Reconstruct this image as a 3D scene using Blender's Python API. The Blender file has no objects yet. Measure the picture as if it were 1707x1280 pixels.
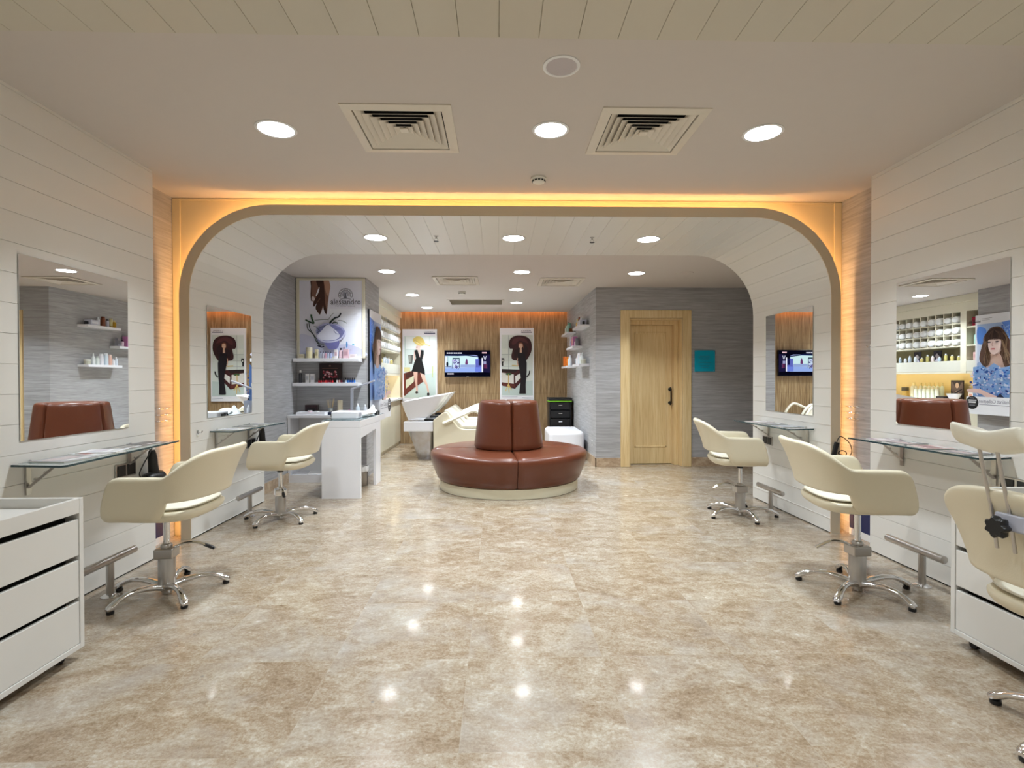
import bpy, bmesh, math, random
from mathutils import Vector, Matrix
random.seed(7)
C = bpy.context.scene.collection
PI = math.pi
R = math.radians

# ------------------------------------------------------------------ materials
MATS = {}
def _new(name):
    m = bpy.data.materials.new(name); m.use_nodes = True
    nt = m.node_tree
    return m, nt, nt.nodes['Principled BSDF']

def mat(name, col, rough=.5, metal=0, var=.03, scale=12, coat=0, emis=None, estr=0, trans=0, ior=1.45, bump=0, bscale=60, spec=.5):
    if name in MATS: return MATS[name]
    m, nt, b = _new(name)
    b.inputs['Roughness'].default_value = rough
    b.inputs['Metallic'].default_value = metal
    b.inputs['IOR'].default_value = ior
    b.inputs['Coat Weight'].default_value = coat
    b.inputs['Transmission Weight'].default_value = trans
    b.inputs['Specular IOR Level'].default_value = spec
    tc = nt.nodes.new('ShaderNodeTexCoord')
    if var > 0:
        n = nt.nodes.new('ShaderNodeTexNoise'); n.inputs['Scale'].default_value = scale; n.inputs['Detail'].default_value = 3
        nt.links.new(tc.outputs['Object'], n.inputs['Vector'])
        r = nt.nodes.new('ShaderNodeMix'); r.data_type = 'RGBA'
        r.inputs[6].default_value = tuple(max(0, c*(1-var)) for c in col)+(1,)
        r.inputs[7].default_value = tuple(min(1, c*(1+var)) for c in col)+(1,)
        nt.links.new(n.outputs['Fac'], r.inputs[0]); nt.links.new(r.outputs[2], b.inputs['Base Color'])
    else:
        b.inputs['Base Color'].default_value = tuple(col)+(1,)
    if bump > 0:
        n2 = nt.nodes.new('ShaderNodeTexNoise'); n2.inputs['Scale'].default_value = bscale; n2.inputs['Detail'].default_value = 2
        nt.links.new(tc.outputs['Object'], n2.inputs['Vector'])
        bp = nt.nodes.new('ShaderNodeBump'); bp.inputs['Strength'].default_value = bump; bp.inputs['Distance'].default_value = .01
        nt.links.new(n2.outputs['Fac'], bp.inputs['Height']); nt.links.new(bp.outputs['Normal'], b.inputs['Normal'])
    if emis:
        b.inputs['Emission Color'].default_value = tuple(emis)+(1,); b.inputs['Emission Strength'].default_value = estr
    MATS[name] = m
    return m

def s2l(r, g, b):
    f = lambda c: (c/255/12.92) if c/255 <= .04045 else ((c/255+.055)/1.055)**2.4
    return (f(r), f(g), f(b))

def ramp(nt, stops):
    r = nt.nodes.new('ShaderNodeValToRGB'); e = r.color_ramp.elements
    while len(e) < len(stops): e.new(.5)
    for k, (p, c) in enumerate(stops):
        e[k].position = p; e[k].color = tuple(c)+(1,)
    return r

def vmath(nt, op, a, bval=None):
    v = nt.nodes.new('ShaderNodeVectorMath'); v.operation = op
    nt.links.new(a, v.inputs[0])
    if bval is not None:
        if isinstance(bval, (tuple, list)): v.inputs[1].default_value = bval
        else: nt.links.new(bval, v.inputs[1])
    return v.outputs[0]

def fmath(nt, op, a, b=None):
    v = nt.nodes.new('ShaderNodeMath'); v.operation = op
    for i, s in enumerate((a, b)):
        if s is None: continue
        if isinstance(s, (int, float)): v.inputs[i].default_value = s
        else: nt.links.new(s, v.inputs[i])
    return v.outputs[0]

def mixc(nt, fac, a, b, mode='MIX'):
    m = nt.nodes.new('ShaderNodeMix'); m.data_type = 'RGBA'; m.blend_type = mode
    if isinstance(fac, (int, float)): m.inputs[0].default_value = fac
    else: nt.links.new(fac, m.inputs[0])
    for k, s in ((6, a), (7, b)):
        if isinstance(s, tuple): m.inputs[k].default_value = s+(1,)
        else: nt.links.new(s, m.inputs[k])
    return m.outputs[2]

def noise(nt, vec, scale, detail=4, rough=.5, dist=0):
    n = nt.nodes.new('ShaderNodeTexNoise'); n.inputs['Scale'].default_value = scale; n.inputs['Detail'].default_value = detail
    n.inputs['Roughness'].default_value = rough; n.inputs['Distortion'].default_value = dist
    nt.links.new(vec, n.inputs['Vector']); return n.outputs['Fac']

def floor_mat():
    m, nt, b = _new('travertine_floor')
    tc = nt.nodes.new('ShaderNodeTexCoord').outputs['Object']
    T = .575
    sc = vmath(nt, 'DIVIDE', vmath(nt, 'ADD', tc, (.13, .03, 0)), (T, T, 1))
    fl = vmath(nt, 'FLOOR', sc)
    wn = nt.nodes.new('ShaderNodeTexWhiteNoise'); wn.noise_dimensions = '2D'; nt.links.new(fl, wn.inputs['Vector'])
    off = vmath(nt, 'MULTIPLY', wn.outputs['Color'], (.55, .55, .55))
    p = vmath(nt, 'ADD', tc, off)
    ps = vmath(nt, 'MULTIPLY', p, (1., 1.45, 1))
    n1 = noise(nt, ps, 3.4, 10, .7, .9)
    n2 = noise(nt, vmath(nt, 'MULTIPLY', p, (1., 1.4, 1)), 17, 8, .8, .4)
    n3 = noise(nt, p, 80, 5, .75)
    big = noise(nt, tc, .8, 3, .5)
    f = fmath(nt, 'ADD', fmath(nt, 'MULTIPLY', n1, .42), fmath(nt, 'MULTIPLY', n2, .40))
    f = fmath(nt, 'ADD', f, fmath(nt, 'MULTIPLY', n3, .34))
    f = fmath(nt, 'ADD', f, fmath(nt, 'MULTIPLY', big, .05))
    rp = ramp(nt, [(.45, FL[0]), (.56, FL[1]), (.63, FL[2]), (.75, FL[3])])
    nt.links.new(f, rp.inputs[0])
    # pits
    vo = nt.nodes.new('ShaderNodeTexVoronoi'); vo.inputs['Scale'].default_value = 9; nt.links.new(p, vo.inputs['Vector'])
    pit = fmath(nt, 'LESS_THAN', vo.outputs['Distance'], .055)
    pit = fmath(nt, 'MULTIPLY', pit, fmath(nt, 'GREATER_THAN', noise(nt, p, 3, 2), .58))
    gy = ramp(nt, [(.5, (0, 0, 0)), (.72, (.55, .55, .55))]); nt.links.new(noise(nt, p, 2.1, 6, .6, .5), gy.inputs[0])
    base_ = mixc(nt, gy.outputs[0], rp.outputs[0], s2l(172, 168, 162))
    col = mixc(nt, fmath(nt, 'MULTIPLY', pit, .5), base_, (.16, .15, .15))
    # joints
    fr = nt.nodes.new('ShaderNodeVectorMath'); fr.operation = 'FRACTION'; nt.links.new(sc, fr.inputs[0])
    sx = nt.nodes.new('ShaderNodeSeparateXYZ'); nt.links.new(fr.outputs[0], sx.inputs[0])
    j = fmath(nt, 'MAXIMUM', fmath(nt, 'LESS_THAN', sx.outputs[0], .005), fmath(nt, 'LESS_THAN', sx.outputs[1], .005))
    col = mixc(nt, fmath(nt, 'MULTIPLY', j, .35), col, (.42, .36, .28))
    nt.links.new(col, b.inputs['Base Color'])
    rg = fmath(nt, 'ADD', fmath(nt, 'MULTIPLY', n2, .22), .13)
    nt.links.new(rg, b.inputs['Roughness'])
    b.inputs['Specular IOR Level'].default_value = .5
    b.inputs['Coat Weight'].default_value = .22; b.inputs['Coat Roughness'].default_value = .075
    return m

def streak_mat(name, c0, c1, c2, vec=(1.2, 1.2, 34), rough=.6, bump=.25, seam=None):
    m, nt, b = _new(name)
    tc = nt.nodes.new('ShaderNodeTexCoord').outputs['Object']
    p = vmath(nt, 'MULTIPLY', tc, vec)
    a = noise(nt, p, 2.2, 7, .6, .25)
    c = noise(nt, vmath(nt, 'MULTIPLY', p, (3, 3, 3)), 1.7, 4, .6)
    big = noise(nt, tc, 1.1, 2)
    f = fmath(nt, 'ADD', fmath(nt, 'MULTIPLY', a, .65), fmath(nt, 'MULTIPLY', c, .25))
    f = fmath(nt, 'ADD', f, fmath(nt, 'MULTIPLY', big, .1))
    rp = ramp(nt, [(.36, c0), (.5, c1), (.64, c2)]); nt.links.new(f, rp.inputs[0])
    out = rp.outputs[0]
    if seam:
        sx = nt.nodes.new('ShaderNodeSeparateXYZ'); nt.links.new(tc, sx.inputs[0])
        fx = fmath(nt, 'FRACT', fmath(nt, 'DIVIDE', sx.outputs[0], seam[0]))
        fz = fmath(nt, 'FRACT', fmath(nt, 'DIVIDE', sx.outputs[2], seam[1]))
        j = fmath(nt, 'MAXIMUM', fmath(nt, 'LESS_THAN', fx, .008), fmath(nt, 'LESS_THAN', fz, .008))
        out = mixc(nt, fmath(nt, 'MULTIPLY', j, .4), out, c0)
    nt.links.new(out, b.inputs['Base Color'])
    b.inputs['Roughness'].default_value = rough
    bp = nt.nodes.new('ShaderNodeBump'); bp.inputs['Strength'].default_value = bump; bp.inputs['Distance'].default_value = .004
    nt.links.new(a, bp.inputs['Height']); nt.links.new(bp.outputs['Normal'], b.inputs['Normal'])
    return m

def glow(name, col, strength):
    if name in MATS: return MATS[name]
    m = bpy.data.materials.new(name); m.use_nodes = True; nt = m.node_tree
    nt.nodes.remove(nt.nodes['Principled BSDF'])
    e = nt.nodes.new('ShaderNodeEmission'); e.inputs[0].default_value = tuple(col)+(1,); e.inputs[1].default_value = strength
    nt.links.new(e.outputs[0], nt.nodes['Material Output'].inputs[0])
    MATS[name] = m
    return m

FL = [s2l(114, 92, 68), s2l(148, 128, 105), s2l(165, 151, 131), s2l(196, 188, 174)]
M_FLOOR = floor_mat()
M_CEIL = mat('ceiling_paint', s2l(205, 197, 190), .75, var=.01)
M_PLANK = mat('cream_plank', s2l(225, 222, 216), .33, var=.012, scale=3)
M_PLANKC = mat('cream_ceiling_plank', s2l(200, 193, 177), .35, var=.012, scale=3)
M_CREAMP = mat('portal_cream', s2l(206, 193, 168), .4, var=.01)
M_SPAND = mat('spandrel_cream', s2l(222, 205, 165), .4, var=.01)
M_GREY = streak_mat('grey_wallpaper', s2l(150, 149, 149), s2l(169, 168, 169), s2l(186, 186, 188), vec=(1.3, 1.3, 26))
M_WOODST = streak_mat('brown_vein_stone', s2l(116, 92, 64), s2l(162, 134, 98), s2l(194, 170, 134), vec=(20, 20, 1.1), rough=.3, bump=.1, seam=(.61, .93))
M_OAK = streak_mat('pale_oak', s2l(214, 182, 128), s2l(230, 202, 150), s2l(238, 214, 168), vec=(20, 20, .9), rough=.4, bump=.05)
M_TRAV = streak_mat('travertine_skirting', s2l(150, 124, 98), s2l(180, 155, 128), s2l(205, 186, 160), vec=(4, 4, 6), rough=.3, bump=.03)
M_WHITE = mat('white_lacquer', s2l(240, 240, 245), .25, var=.01)
M_WHITEM = mat('white_matt', s2l(232, 231, 230), .45, var=.015)
M_CAB = mat('cabinet_white', s2l(224, 222, 217), .35, var=.01)
M_CREAM = mat('cream_cabinet', s2l(226, 220, 198), .4, var=.012)
M_BLACK = mat('black_plastic', (.012, .012, .013), .35, var=.05)
M_DARK = mat('dark_gap', (.01, .01, .01), .9, var=.05)
M_CHROME = mat('polished_chrome', (.78, .78, .79), .1, 1, var=.01)
M_STEEL = mat('brushed_steel', (.52, .5, .48), .3, 1, var=.04)
M_LEATH = mat('cream_leather', s2l(226, 217, 192), .36, var=.015, scale=6, bump=.06, bscale=220)
M_SEATL = mat('ivory_leather', s2l(238, 234, 218), .36, var=.015, scale=6)
M_BROWN = mat('brown_leather', s2l(99, 51, 31), .3, var=.09, scale=3.5, bump=.06, bscale=160, coat=.1)
M_BASE = mat('cream_ring', s2l(220, 212, 186), .4)
M_MIRROR = mat('mirror_glass', (.86, .87, .86), .0, 1, var=0)
M_GEDGE = mat('glass_edge', (.02, .05, .06), .2, 0, var=0)
M_TEAL = mat('teal_acrylic', s2l(0, 168, 200), .25, var=.02)
M_TEALT = mat('teal_text', s2l(8, 136, 166), .3, var=.02)
M_BLUE = mat('blue_skirting', s2l(26, 44, 92), .35, var=.02)
M_YEL = mat('yellow_niche', s2l(244, 216, 150), .5, var=.01)
M_TOWEL = mat('towel_cotton', s2l(240, 241, 240), .9, var=.03, scale=40, bump=.6, bscale=120)
M_IRON = mat('black_iron', (.015, .013, .012), .4, .3, var=.1)
M_GREYP = mat('grey_plastic', s2l(174, 175, 186), .35)
M_FROST = mat('diffuser_edge', s2l(235, 235, 235), .4)
M_PINKB = mat('smoke_cream', s2l(225, 222, 212), .5)

def glassmat():
    m, nt, b = _new('shelf_glass')
    b.inputs['Base Color'].default_value = (.80, .93, .95, 1); b.inputs['Roughness'].default_value = .02
    b.inputs['Transmission Weight'].default_value = .82; b.inputs['IOR'].default_value = 1.45
    return m
M_GLASS = glassmat()

def col_mat(c, rough=.45):
    """plain printed / plastic colour, sRGB 0-255"""
    key = 'tint_%d_%d_%d_%d' % (c[0], c[1], c[2], int(rough*100))
    return mat(key, s2l(*c), rough, var=.02, scale=30)

# ------------------------------------------------------------------ mesh builder
class MB:
    def __init__(s): s.v = []; s.f = []; s.m = []; s.mi = 0
    def add(s, verts, faces, mi=None):
        o = len(s.v); s.v += [tuple(v) for v in verts]
        for f in faces:
            s.f.append(tuple(o+i for i in f)); s.m.append(s.mi if mi is None else mi)
        return s
    def box(s, x0, x1, y0, y1, z0, z1, mi=None):
        return s.add([(x0,y0,z0),(x1,y0,z0),(x1,y1,z0),(x0,y1,z0),(x0,y0,z1),(x1,y0,z1),(x1,y1,z1),(x0,y1,z1)],
                     [(0,3,2,1),(4,5,6,7),(0,1,5,4),(1,2,6,5),(2,3,7,6),(3,0,4,7)], mi)
    def obox(s, c, size, rz=0, mi=None, rx=0, ry=0):
        M = Matrix.Translation(c) @ Matrix.Rotation(rz, 4, 'Z') @ Matrix.Rotation(ry, 4, 'Y') @ Matrix.Rotation(rx, 4, 'X')
        a, b, h = size[0]/2, size[1]/2, size[2]/2
        vs = [(-a,-b,-h),(a,-b,-h),(a,b,-h),(-a,b,-h),(-a,-b,h),(a,-b,h),(a,b,h),(-a,b,h)]
        return s.add([M @ Vector(v) for v in vs], [(0,3,2,1),(4,5,6,7),(0,1,5,4),(1,2,6,5),(2,3,7,6),(3,0,4,7)], mi)
    def loft(s, rings, closed=True, cap0=True, cap1=True, mi=None):
        n = len(rings[0]); vs = [p for r in rings for p in r]; fs = []
        for k in range(len(rings)-1):
            for i in range(n if closed else n-1):
                j = (i+1) % n
                fs.append((k*n+i, k*n+j, (k+1)*n+j, (k+1)*n+i))
        if cap0: fs.append(tuple(range(n))[::-1])
        if cap1: fs.append(tuple((len(rings)-1)*n+i for i in range(n)))
        return s.add(vs, fs, mi)
    def lathe(s, prof, c=(0,0,0), n=24, a0=0, a1=2*PI, mi=None, cap=True):
        full = abs(a1-a0-2*PI) < 1e-6
        cnt = n if full else n+1
        rings = []
        for r, z in prof:
            rings.append([(c[0]+r*math.cos(a0+(a1-a0)*i/n), c[1]+r*math.sin(a0+(a1-a0)*i/n), c[2]+z) for i in range(cnt)])
        return s.loft(rings, full, cap and full, cap and full, mi)
    def tube(s, pts, rad, n=8, mi=None, squash=1.0, caps=True):
        pts = [Vector(p) for p in pts]
        if not isinstance(rad, (list, tuple)): rad = [rad]*len(pts)
        rings = []; up = None
        for i, p in enumerate(pts):
            t = (pts[min(i+1, len(pts)-1)]-pts[max(i-1, 0)])
            if t.length < 1e-9: t = Vector((0,0,1))
            t.normalize()
            ref = Vector((0,0,1)) if abs(t.z) < .95 else Vector((1,0,0))
            if up is None or abs(up.dot(t)) > .95: a = t.cross(ref).normalized()
            else:
                a = t.cross(up)
                a = a.normalized() if a.length > 1e-6 else t.cross(ref).normalized()
            b = a.cross(t).normalized(); up = b
            rings.append([p+a*rad[i]*math.cos(2*PI*k/n)+b*rad[i]*squash*math.sin(2*PI*k/n) for k in range(n)])
        return s.loft(rings, True, caps, caps, mi)
    def prism(s, poly, axis, a, b, mi=None):
        """poly of 2d points; axis 'x','y','z' extruded from a to b"""
        def P(p, w):
            if axis == 'x': return (w, p[0], p[1])
            if axis == 'y': return (p[0], w, p[1])
            return (p[0], p[1], w)
        return s.loft([[P(p, a) for p in poly], [P(p, b) for p in poly]], True, True, True, mi)
    def build(s, name, mats, parent=None, smooth=False, bevel=0, sub=0, seg=2, angle=35):
        me = bpy.data.meshes.new(name)
        me.from_pydata(s.v, [], s.f); me.update()
        if not isinstance(mats, (list, tuple)): mats = [mats]
        for m in mats: me.materials.append(m)
        me.polygons.foreach_set('material_index', s.m)
        bm = bmesh.new(); bm.from_mesh(me); bmesh.ops.recalc_face_normals(bm, faces=bm.faces); bm.to_mesh(me); bm.free()
        o = bpy.data.objects.new(name, me); C.objects.link(o)
        if parent: o.parent = parent
        if smooth:
            for p in me.polygons: p.use_smooth = True
        if bevel:
            md = o.modifiers.new('bevel', 'BEVEL'); md.width = bevel; md.segments = seg; md.limit_method = 'ANGLE'; md.angle_limit = R(angle)
            if not smooth:
                for p in me.polygons: p.use_smooth = True
                wn = o.modifiers.new('wn', 'WEIGHTED_NORMAL'); wn.keep_sharp = True
        if sub:
            md = o.modifiers.new('sub', 'SUBSURF'); md.levels = sub; md.render_levels = sub
        if smooth and not sub:
            try: me.set_sharp_from_angle(angle=R(50))
            except Exception: pass
        return o

def thing(name, label, cat, loc=(0,0,0), rz=0, group=None):
    o = bpy.data.objects.new(name, None); C.objects.link(o)
    o.empty_display_size = .1
    o.location = loc; o.rotation_euler = (0, 0, rz)
    o['label'] = label; o['category'] = cat
    if group: o['group'] = group
    return o
def tag(o, label, cat, group=None):
    o['label'] = label; o['category'] = cat
    if group: o['group'] = group
    return o
def struct(o):
    o['kind'] = 'structure'; return o
def copy_tree(o, parent=None):
    c = o.copy(); C.objects.link(c)
    if parent: c.parent = parent
    for ch in list(o.children): copy_tree(ch, c)
    return c
def seg(a, b, n): return [tuple(a[k]+(b[k]-a[k])*i/n for k in range(len(a))) for i in range(n+1)]
def smooth3(pts, n=6, closed=False):
    P = [Vector(p) for p in pts]; out = []; L = len(P)
    rng = range(L if closed else L-1)
    for i in rng:
        if closed: a, b, c, d = P[(i-1) % L], P[i], P[(i+1) % L], P[(i+2) % L]
        else: a, b, c, d = P[max(i-1,0)], P[i], P[i+1], P[min(i+2,L-1)]
        for k in range(n):
            t = k/n
            out.append(.5*((2*b)+(c-a)*t+(2*a-5*b+4*c-d)*t*t+(3*b-a-3*c+d)*t**3))
    if not closed: out.append(P[-1])
    return out
def sstep(t): t = max(0, min(1, t)); return t*t*(3-2*t)

# ------------------------------------------------------------------ measured dimensions
XL, XR = -2.30, 2.586            # near walls
YE = 3.617                       # end of near walls
ZC, ZB = 2.592, 2.432            # high plaster ceiling, lower ceiling
YB = 1.93                        # edge of plank band above the camera
YA, YA2 = 4.03, 5.28             # portal
JL, JR = -2.30, 2.569
RL, RR = -2.49, 2.725            # recess walls
YS = 4.15                        # spandrel plane
YBACK = -3.0
XP0, XP1, YP, YP2 = -2.45, -1.607, 6.537, 7.244
YD, YW = 7.172, 9.907
XRR = 3.5

# ------------------------------------------------------------------ floor
f = MB().box(-2.9, 3.7, YBACK-.15, YW+.15, -.1, 0)
struct(f.build('floor', M_FLOOR))

# ceilings -----------------------------------------------------------
def holes_plane(mb, x0, x1, y0, y1, z, holes, th=.02):
    xs = sorted({x0, x1} | {h[0] for h in holes} | {h[1] for h in holes})
    ys = sorted({y0, y1} | {h[2] for h in holes} | {h[3] for h in holes})
    for i in range(len(xs)-1):
        for j in range(len(ys)-1):
            cx, cy = (xs[i]+xs[i+1])/2, (ys[j]+ys[j+1])/2
            if any(h[0] < cx < h[1] and h[2] < cy < h[3] for h in holes): continue
            mb.add([(xs[i],ys[j],z),(xs[i+1],ys[j],z),(xs[i+1],ys[j+1],z),(xs[i],ys[j+1],z)], [(0,3,2,1)])
    mb.add([(x0,y0,z+.12),(x1,y0,z+.12),(x1,y1,z+.12),(x0,y1,z+.12)], [(0,1,2,3)])
    for h in holes:
        a, b, c, d = h
        mb.add([(a,c,z),(b,c,z),(b,d,z),(a,d,z),(a,c,z+.118),(b,c,z+.118),(b,d,z+.118),(a,d,z+.118)],
               [(0,1,5,4),(1,2,6,5),(2,3,7,6),(3,0,4,7),(4,5,6,7)], 1)
VENTS = [(-.518, 2.992, ZC, .566), (.827, 3.0, ZC, .566), (-.515, 6.69, ZB, .55), (.80, 6.75, ZB, .55)]
def vhole(v, r=.235): return (v[0]-r, v[0]+r, v[1]-r, v[1]+r)
c = MB(); holes_plane(c, RL-.05, RR+.05, YB, YS+.1, ZC, [vhole(VENTS[0]), vhole(VENTS[1])])
struct(c.build('ceiling', [M_CEIL, M_DARK]))
SLOT = (-.76, .07, 8.30, 8.82)
c = MB(); holes_plane(c, -2.65, XRR+.1, YA2-.03, YW-.10, ZB+.004, [vhole(VENTS[2]), vhole(VENTS[3]), SLOT])
struct(c.build('ceiling', [M_CEIL, M_DARK]))
c = MB().box(-2.0, 1.45, YW-.10, YW+.1, ZB+.115, ZB+.135); struct(c.build('ceiling', M_CEIL))

def groove_profile(path, pitch, start=0, w=.003, d=.004):
    """polyline (2d) with small V notches (inward = left normal) every pitch"""
    L = [0]
    for a, b in zip(path, path[1:]): L.append(L[-1]+math.hypot(b[0]-a[0], b[1]-a[1]))
    def at(s):
        for i in range(len(path)-1):
            if s <= L[i+1] or i == len(path)-2:
                t = (s-L[i])/(L[i+1]-L[i]); a, b = path[i], path[i+1]
                tx, ty = (b[0]-a[0])/(L[i+1]-L[i]), (b[1]-a[1])/(L[i+1]-L[i])
                return (a[0]+(b[0]-a[0])*t, a[1]+(b[1]-a[1])*t), (-ty, tx)
    marks = [(l, 0) for l in L]; s = start
    while s < L[-1]-w:
        if s > w: marks += [(s-w/2, 0), (s, 1), (s+w/2, 0)]
        s += pitch
    marks.sort(); out = []
    for s, k in marks:
        p, n = at(min(max(s, 0), L[-1]))
        if k: p = (p[0]+n[0]*d, p[1]+n[1]*d)
        out.append(p)
    return out
def strip(path2, y0, y1, mi=0, mb=None):
    mb = mb or MB()
    n = len(path2)
    mb.add([(p[0], y0, p[1]) for p in path2]+[(p[0], y1, p[1]) for p in path2], [(i, i+1, n+i+1, n+i) for i in range(n-1)], mi)
    return mb
PITCH = .1443
# plank band over the camera (ceiling), grooves run away from the camera
path = [(XL-.02, ZB), (XR+.02, ZB)]
gp = groove_profile(path, .1435, start=((.151-XL+.02) % .1435))
b = strip(gp, YBACK, YB)
b.box(XL-.02, XR+.02, YB-.02, YB, ZB+.006, ZC+.02); b.box(XL-.02, XR+.02, YBACK, YB-.02, ZB+.03, ZB+.05)
struct(b.build('ceiling', M_PLANKC))

# near walls ---------------------------------------------------------
def near_wall(x, sgn, name, xo):
    gp = groove_profile([(x, .008), (x, ZC)] if sgn > 0 else [(x, ZC), (x, .008)], PITCH, start=(.836 % PITCH) if sgn > 0 else (ZC-.836) % PITCH)
    b = strip(gp, YBACK, YE)
    # body behind
    b.add([(x, YE, 0), (xo, YE, 0), (xo, YE, ZC), (x, YE, ZC), (xo, YBACK, 0), (xo, YBACK, ZC)], [(0,1,2,3), (1,4,5,2)])
    g = MB().box(*sorted((x-sgn*.02, x-sgn*.004)), YBACK, YE-.001, 0, .009); struct(g.build('shadow_strip_wall', M_DARK))  # dark strip standing in for the shadow line under the planks
    return struct(b.build(name, M_PLANK))
near_wall(XL, 1, 'wall_left', RL-.03)
near_wall(XR, -1, 'wall_right', RR+.03)
# recess walls (wallpaper, blue strip and white skirting at the foot)
for x, sg, nm in ((RL, -1, 'wall_left'), (RR, 1, 'wall_right')):
    b = MB(); xa, xb = sorted((x, x+sg*.06))
    b.box(xa, xb, YE-.1, YS+.02, 0, ZC); struct(b.build(nm, M_GREY))
    xa, xb = sorted((x, x-sg*.012))
    b = MB().box(xa, xb, YE+.002, 4.02, .05, .30); struct(b.build('trim_1', M_BLUE))
    b = MB().box(xa-.002*(sg>0), xb+.002*(sg<0), YE+.002, 4.02, 0, .05); struct(b.build('baseboard_left' if sg < 0 else 'baseboard_right', M_WHITEM))
# wall behind the camera
b = MB().box(XL-.2, XR+.2, YBACK-.1, YBACK, 0, ZC); struct(b.build('wall_back', M_PLANK))

# portal --------------------------------------------------------------
RI = .60
def arch(off, n=14, ri=RI):
    """path from left floor, over the top to right floor, offset outward"""
    r = ri+off; p = [(JL-off, 0)]
    cx, cz = JL+ri, ZB-ri
    p += [(cx+r*math.cos(PI-t), cz+r*math.sin(PI-t)) for t in [PI/2*i/n for i in range(n+1)]]
    cx = JR-ri
    p += [(cx+r*math.cos(PI/2-t), cz+r*math.sin(PI/2-t)) for t in [PI/2*i/n for i in range(n+1)]]
    p.append((JR+off, 0))
    return p
def dens(p, n):
    out = []
    for a, b in zip(p, p[1:]): out += [(a[0]+(b[0]-a[0])*i/n, a[1]+(b[1]-a[1])*i/n) for i in range(n)]
    out.append(p[-1]); return out
base = arch(0)
def shifted(path, d):  # outward shift for same param
    return path
gp = groove_profile(base[::-1], PITCH, start=(.836 % PITCH))
# liner inside (planked), dark strip painting in the shadow line at the floor
base[0] = (base[0][0], .008); base[-1] = (base[-1][0], .008)
gp = groove_profile(base[::-1], PITCH, start=(.828 % PITCH))
for xa, xb in ((JL-.011, JL-.004), (JR+.004, JR+.011)):
    g = MB().box(xa, xb, YA+.03, YA2-.04, 0, .009); struct(g.build('shadow_strip_arch', M_DARK))
b = strip(gp, YA+.0, YA2)
struct(b.build('trim_2', M_PLANK, smooth=False))
# front lip (flange) and back edge
b = MB()
A0, A1 = arch(.0), arch(.075)
n = len(A0)
def band(b, P, Q, y0, y1, mi=0):
    n = len(P)
    vs = [(p[0], y0, p[1]) for p in P]+[(q[0], y0, q[1]) for q in Q]+[(p[0], y1, p[1]) for p in P]+[(q[0], y1, q[1]) for q in Q]
    fs = []
    for i in range(n-1):
        fs += [(i, i+1, n+i+1, n+i), (2*n+i, 3*n+i, 3*n+i+1, 2*n+i+1), (n+i, n+i+1, 3*n+i+1, 3*n+i), (i, 2*n+i, 2*n+i+1, i+1)]
    b.add(vs, fs, mi)
band(b, arch(.002), A1, YA-.004, YA+.001)
struct(b.build('trim_3', M_CREAMP))
# solid behind liner
b = MB(); band(b, arch(.012), arch(.03), YA+.01, YS+.02); struct(b.build('trim_4', M_SPAND))
# spandrel plate
def rect_match(P, x0, x1, z1):
    out = []
    for (x, z) in P:
        out.append((x, z))
    return out
def spandrel(y0, y1, x0, x1, z1, off, m, name):
    P = arch(off)
    n = (len(P)-2)//2
    Q = [(x0, 0)]
    L = P[1:1+n]; h = n//2
    z0 = ZB-RI
    for i in range(n):
        t = i/(n-1)
        if t <= .5: Q.append((x0, z0+(z1-z0)*t*2))
        else: Q.append((x0+(P[n][0]-x0)*(t-.5)*2, z1))
    for i in range(n):
        t = i/(n-1)
        if t < .5: Q.append((P[n+1][0]+(x1-P[n+1][0])*t*2, z1))
        else: Q.append((x1, z1+(z0-z1)*(t-.5)*2))
    Q.append((x1, 0))
    b = MB(); band(b, P, Q, y0, y1); return struct(b.build(name, m))
spandrel(YS, YS+.03, RL, RR, ZC, .01, M_SPAND, 'trim_5')
spandrel(YA2-.03, YA2, -2.6, XRR+.02, ZB+.01, .003, M_PLANK, 'trim_6')
# slim edge trims
b = MB(); b.box(RL+.002, RL+.062, YS-.012, YS, 0, ZC-.005); struct(b.build('trim_7', M_SPAND, bevel=.003))
b = MB(); b.box(RR-.062, RR-.002, YS-.012, YS, 0, ZC-.005); struct(b.build('trim_8', M_SPAND, bevel=.003))
b = MB(); b.box(RL+.062, RR-.062, YS-.008, YS, ZC-.018, ZC-.004); struct(b.build('trim_9', M_SPAND))
# warm led strip hidden behind the lip
M_LED = glow('warm_led', (1, .57, .26), 24)
P = dens(arch(.045), 1)
P[0] = (P[0][0], .02); P[-1] = (P[-1][0], .02)
b = MB(); b.tube([(p[0], YA+.017, p[1]) for p in P], .006, n=5)
tag(b.build('led_strip', M_LED), 'warm amber led strip hidden behind the lip of the arch', 'light strip')

# room beyond ----------------------------------------------------------
b = MB().box(-2.55, XP0, YA2, YP+.1, 0, ZB+.01); struct(b.build('wall_left', M_GREY))
b = MB().box(-2.55, XP1, YP, YP2, 0, ZB+.01); struct(b.build('wall_left', M_GREY))
b = MB().box(-2.35, 1.5, YW, YW+.1, 0, ZB+.13); struct(b.build('wall_back', M_WOODST))
b = MB().prism([(1.33, YD+.0005), (1.293, YW+.02), (1.45, YW+.02), (1.45, YD+.13), (1.334, YD+.13)], 'z', 0, ZB+.13); struct(b.build('wall_right', M_GREY))
DX0, DX1, DZ = 1.786, 2.517, 2.023
b = MB(); b.box(1.3305, DX0, YD, YD+.12, 0, ZB+.01); b.box(DX1, XRR, YD, YD+.12, 0, ZB+.01); b.box(DX0, DX1, YD, YD+.12, DZ, ZB+.01)
b.box(1.7, 2.6, YD+.40, YD+.42, 0, ZB)
struct(b.build('wall_right', M_GREY))
b = MB().box(XRR, XRR+.1, YA2-.03, YD+.12, 0, ZB+.01); struct(b.build('wall_right', M_GREY))
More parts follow.
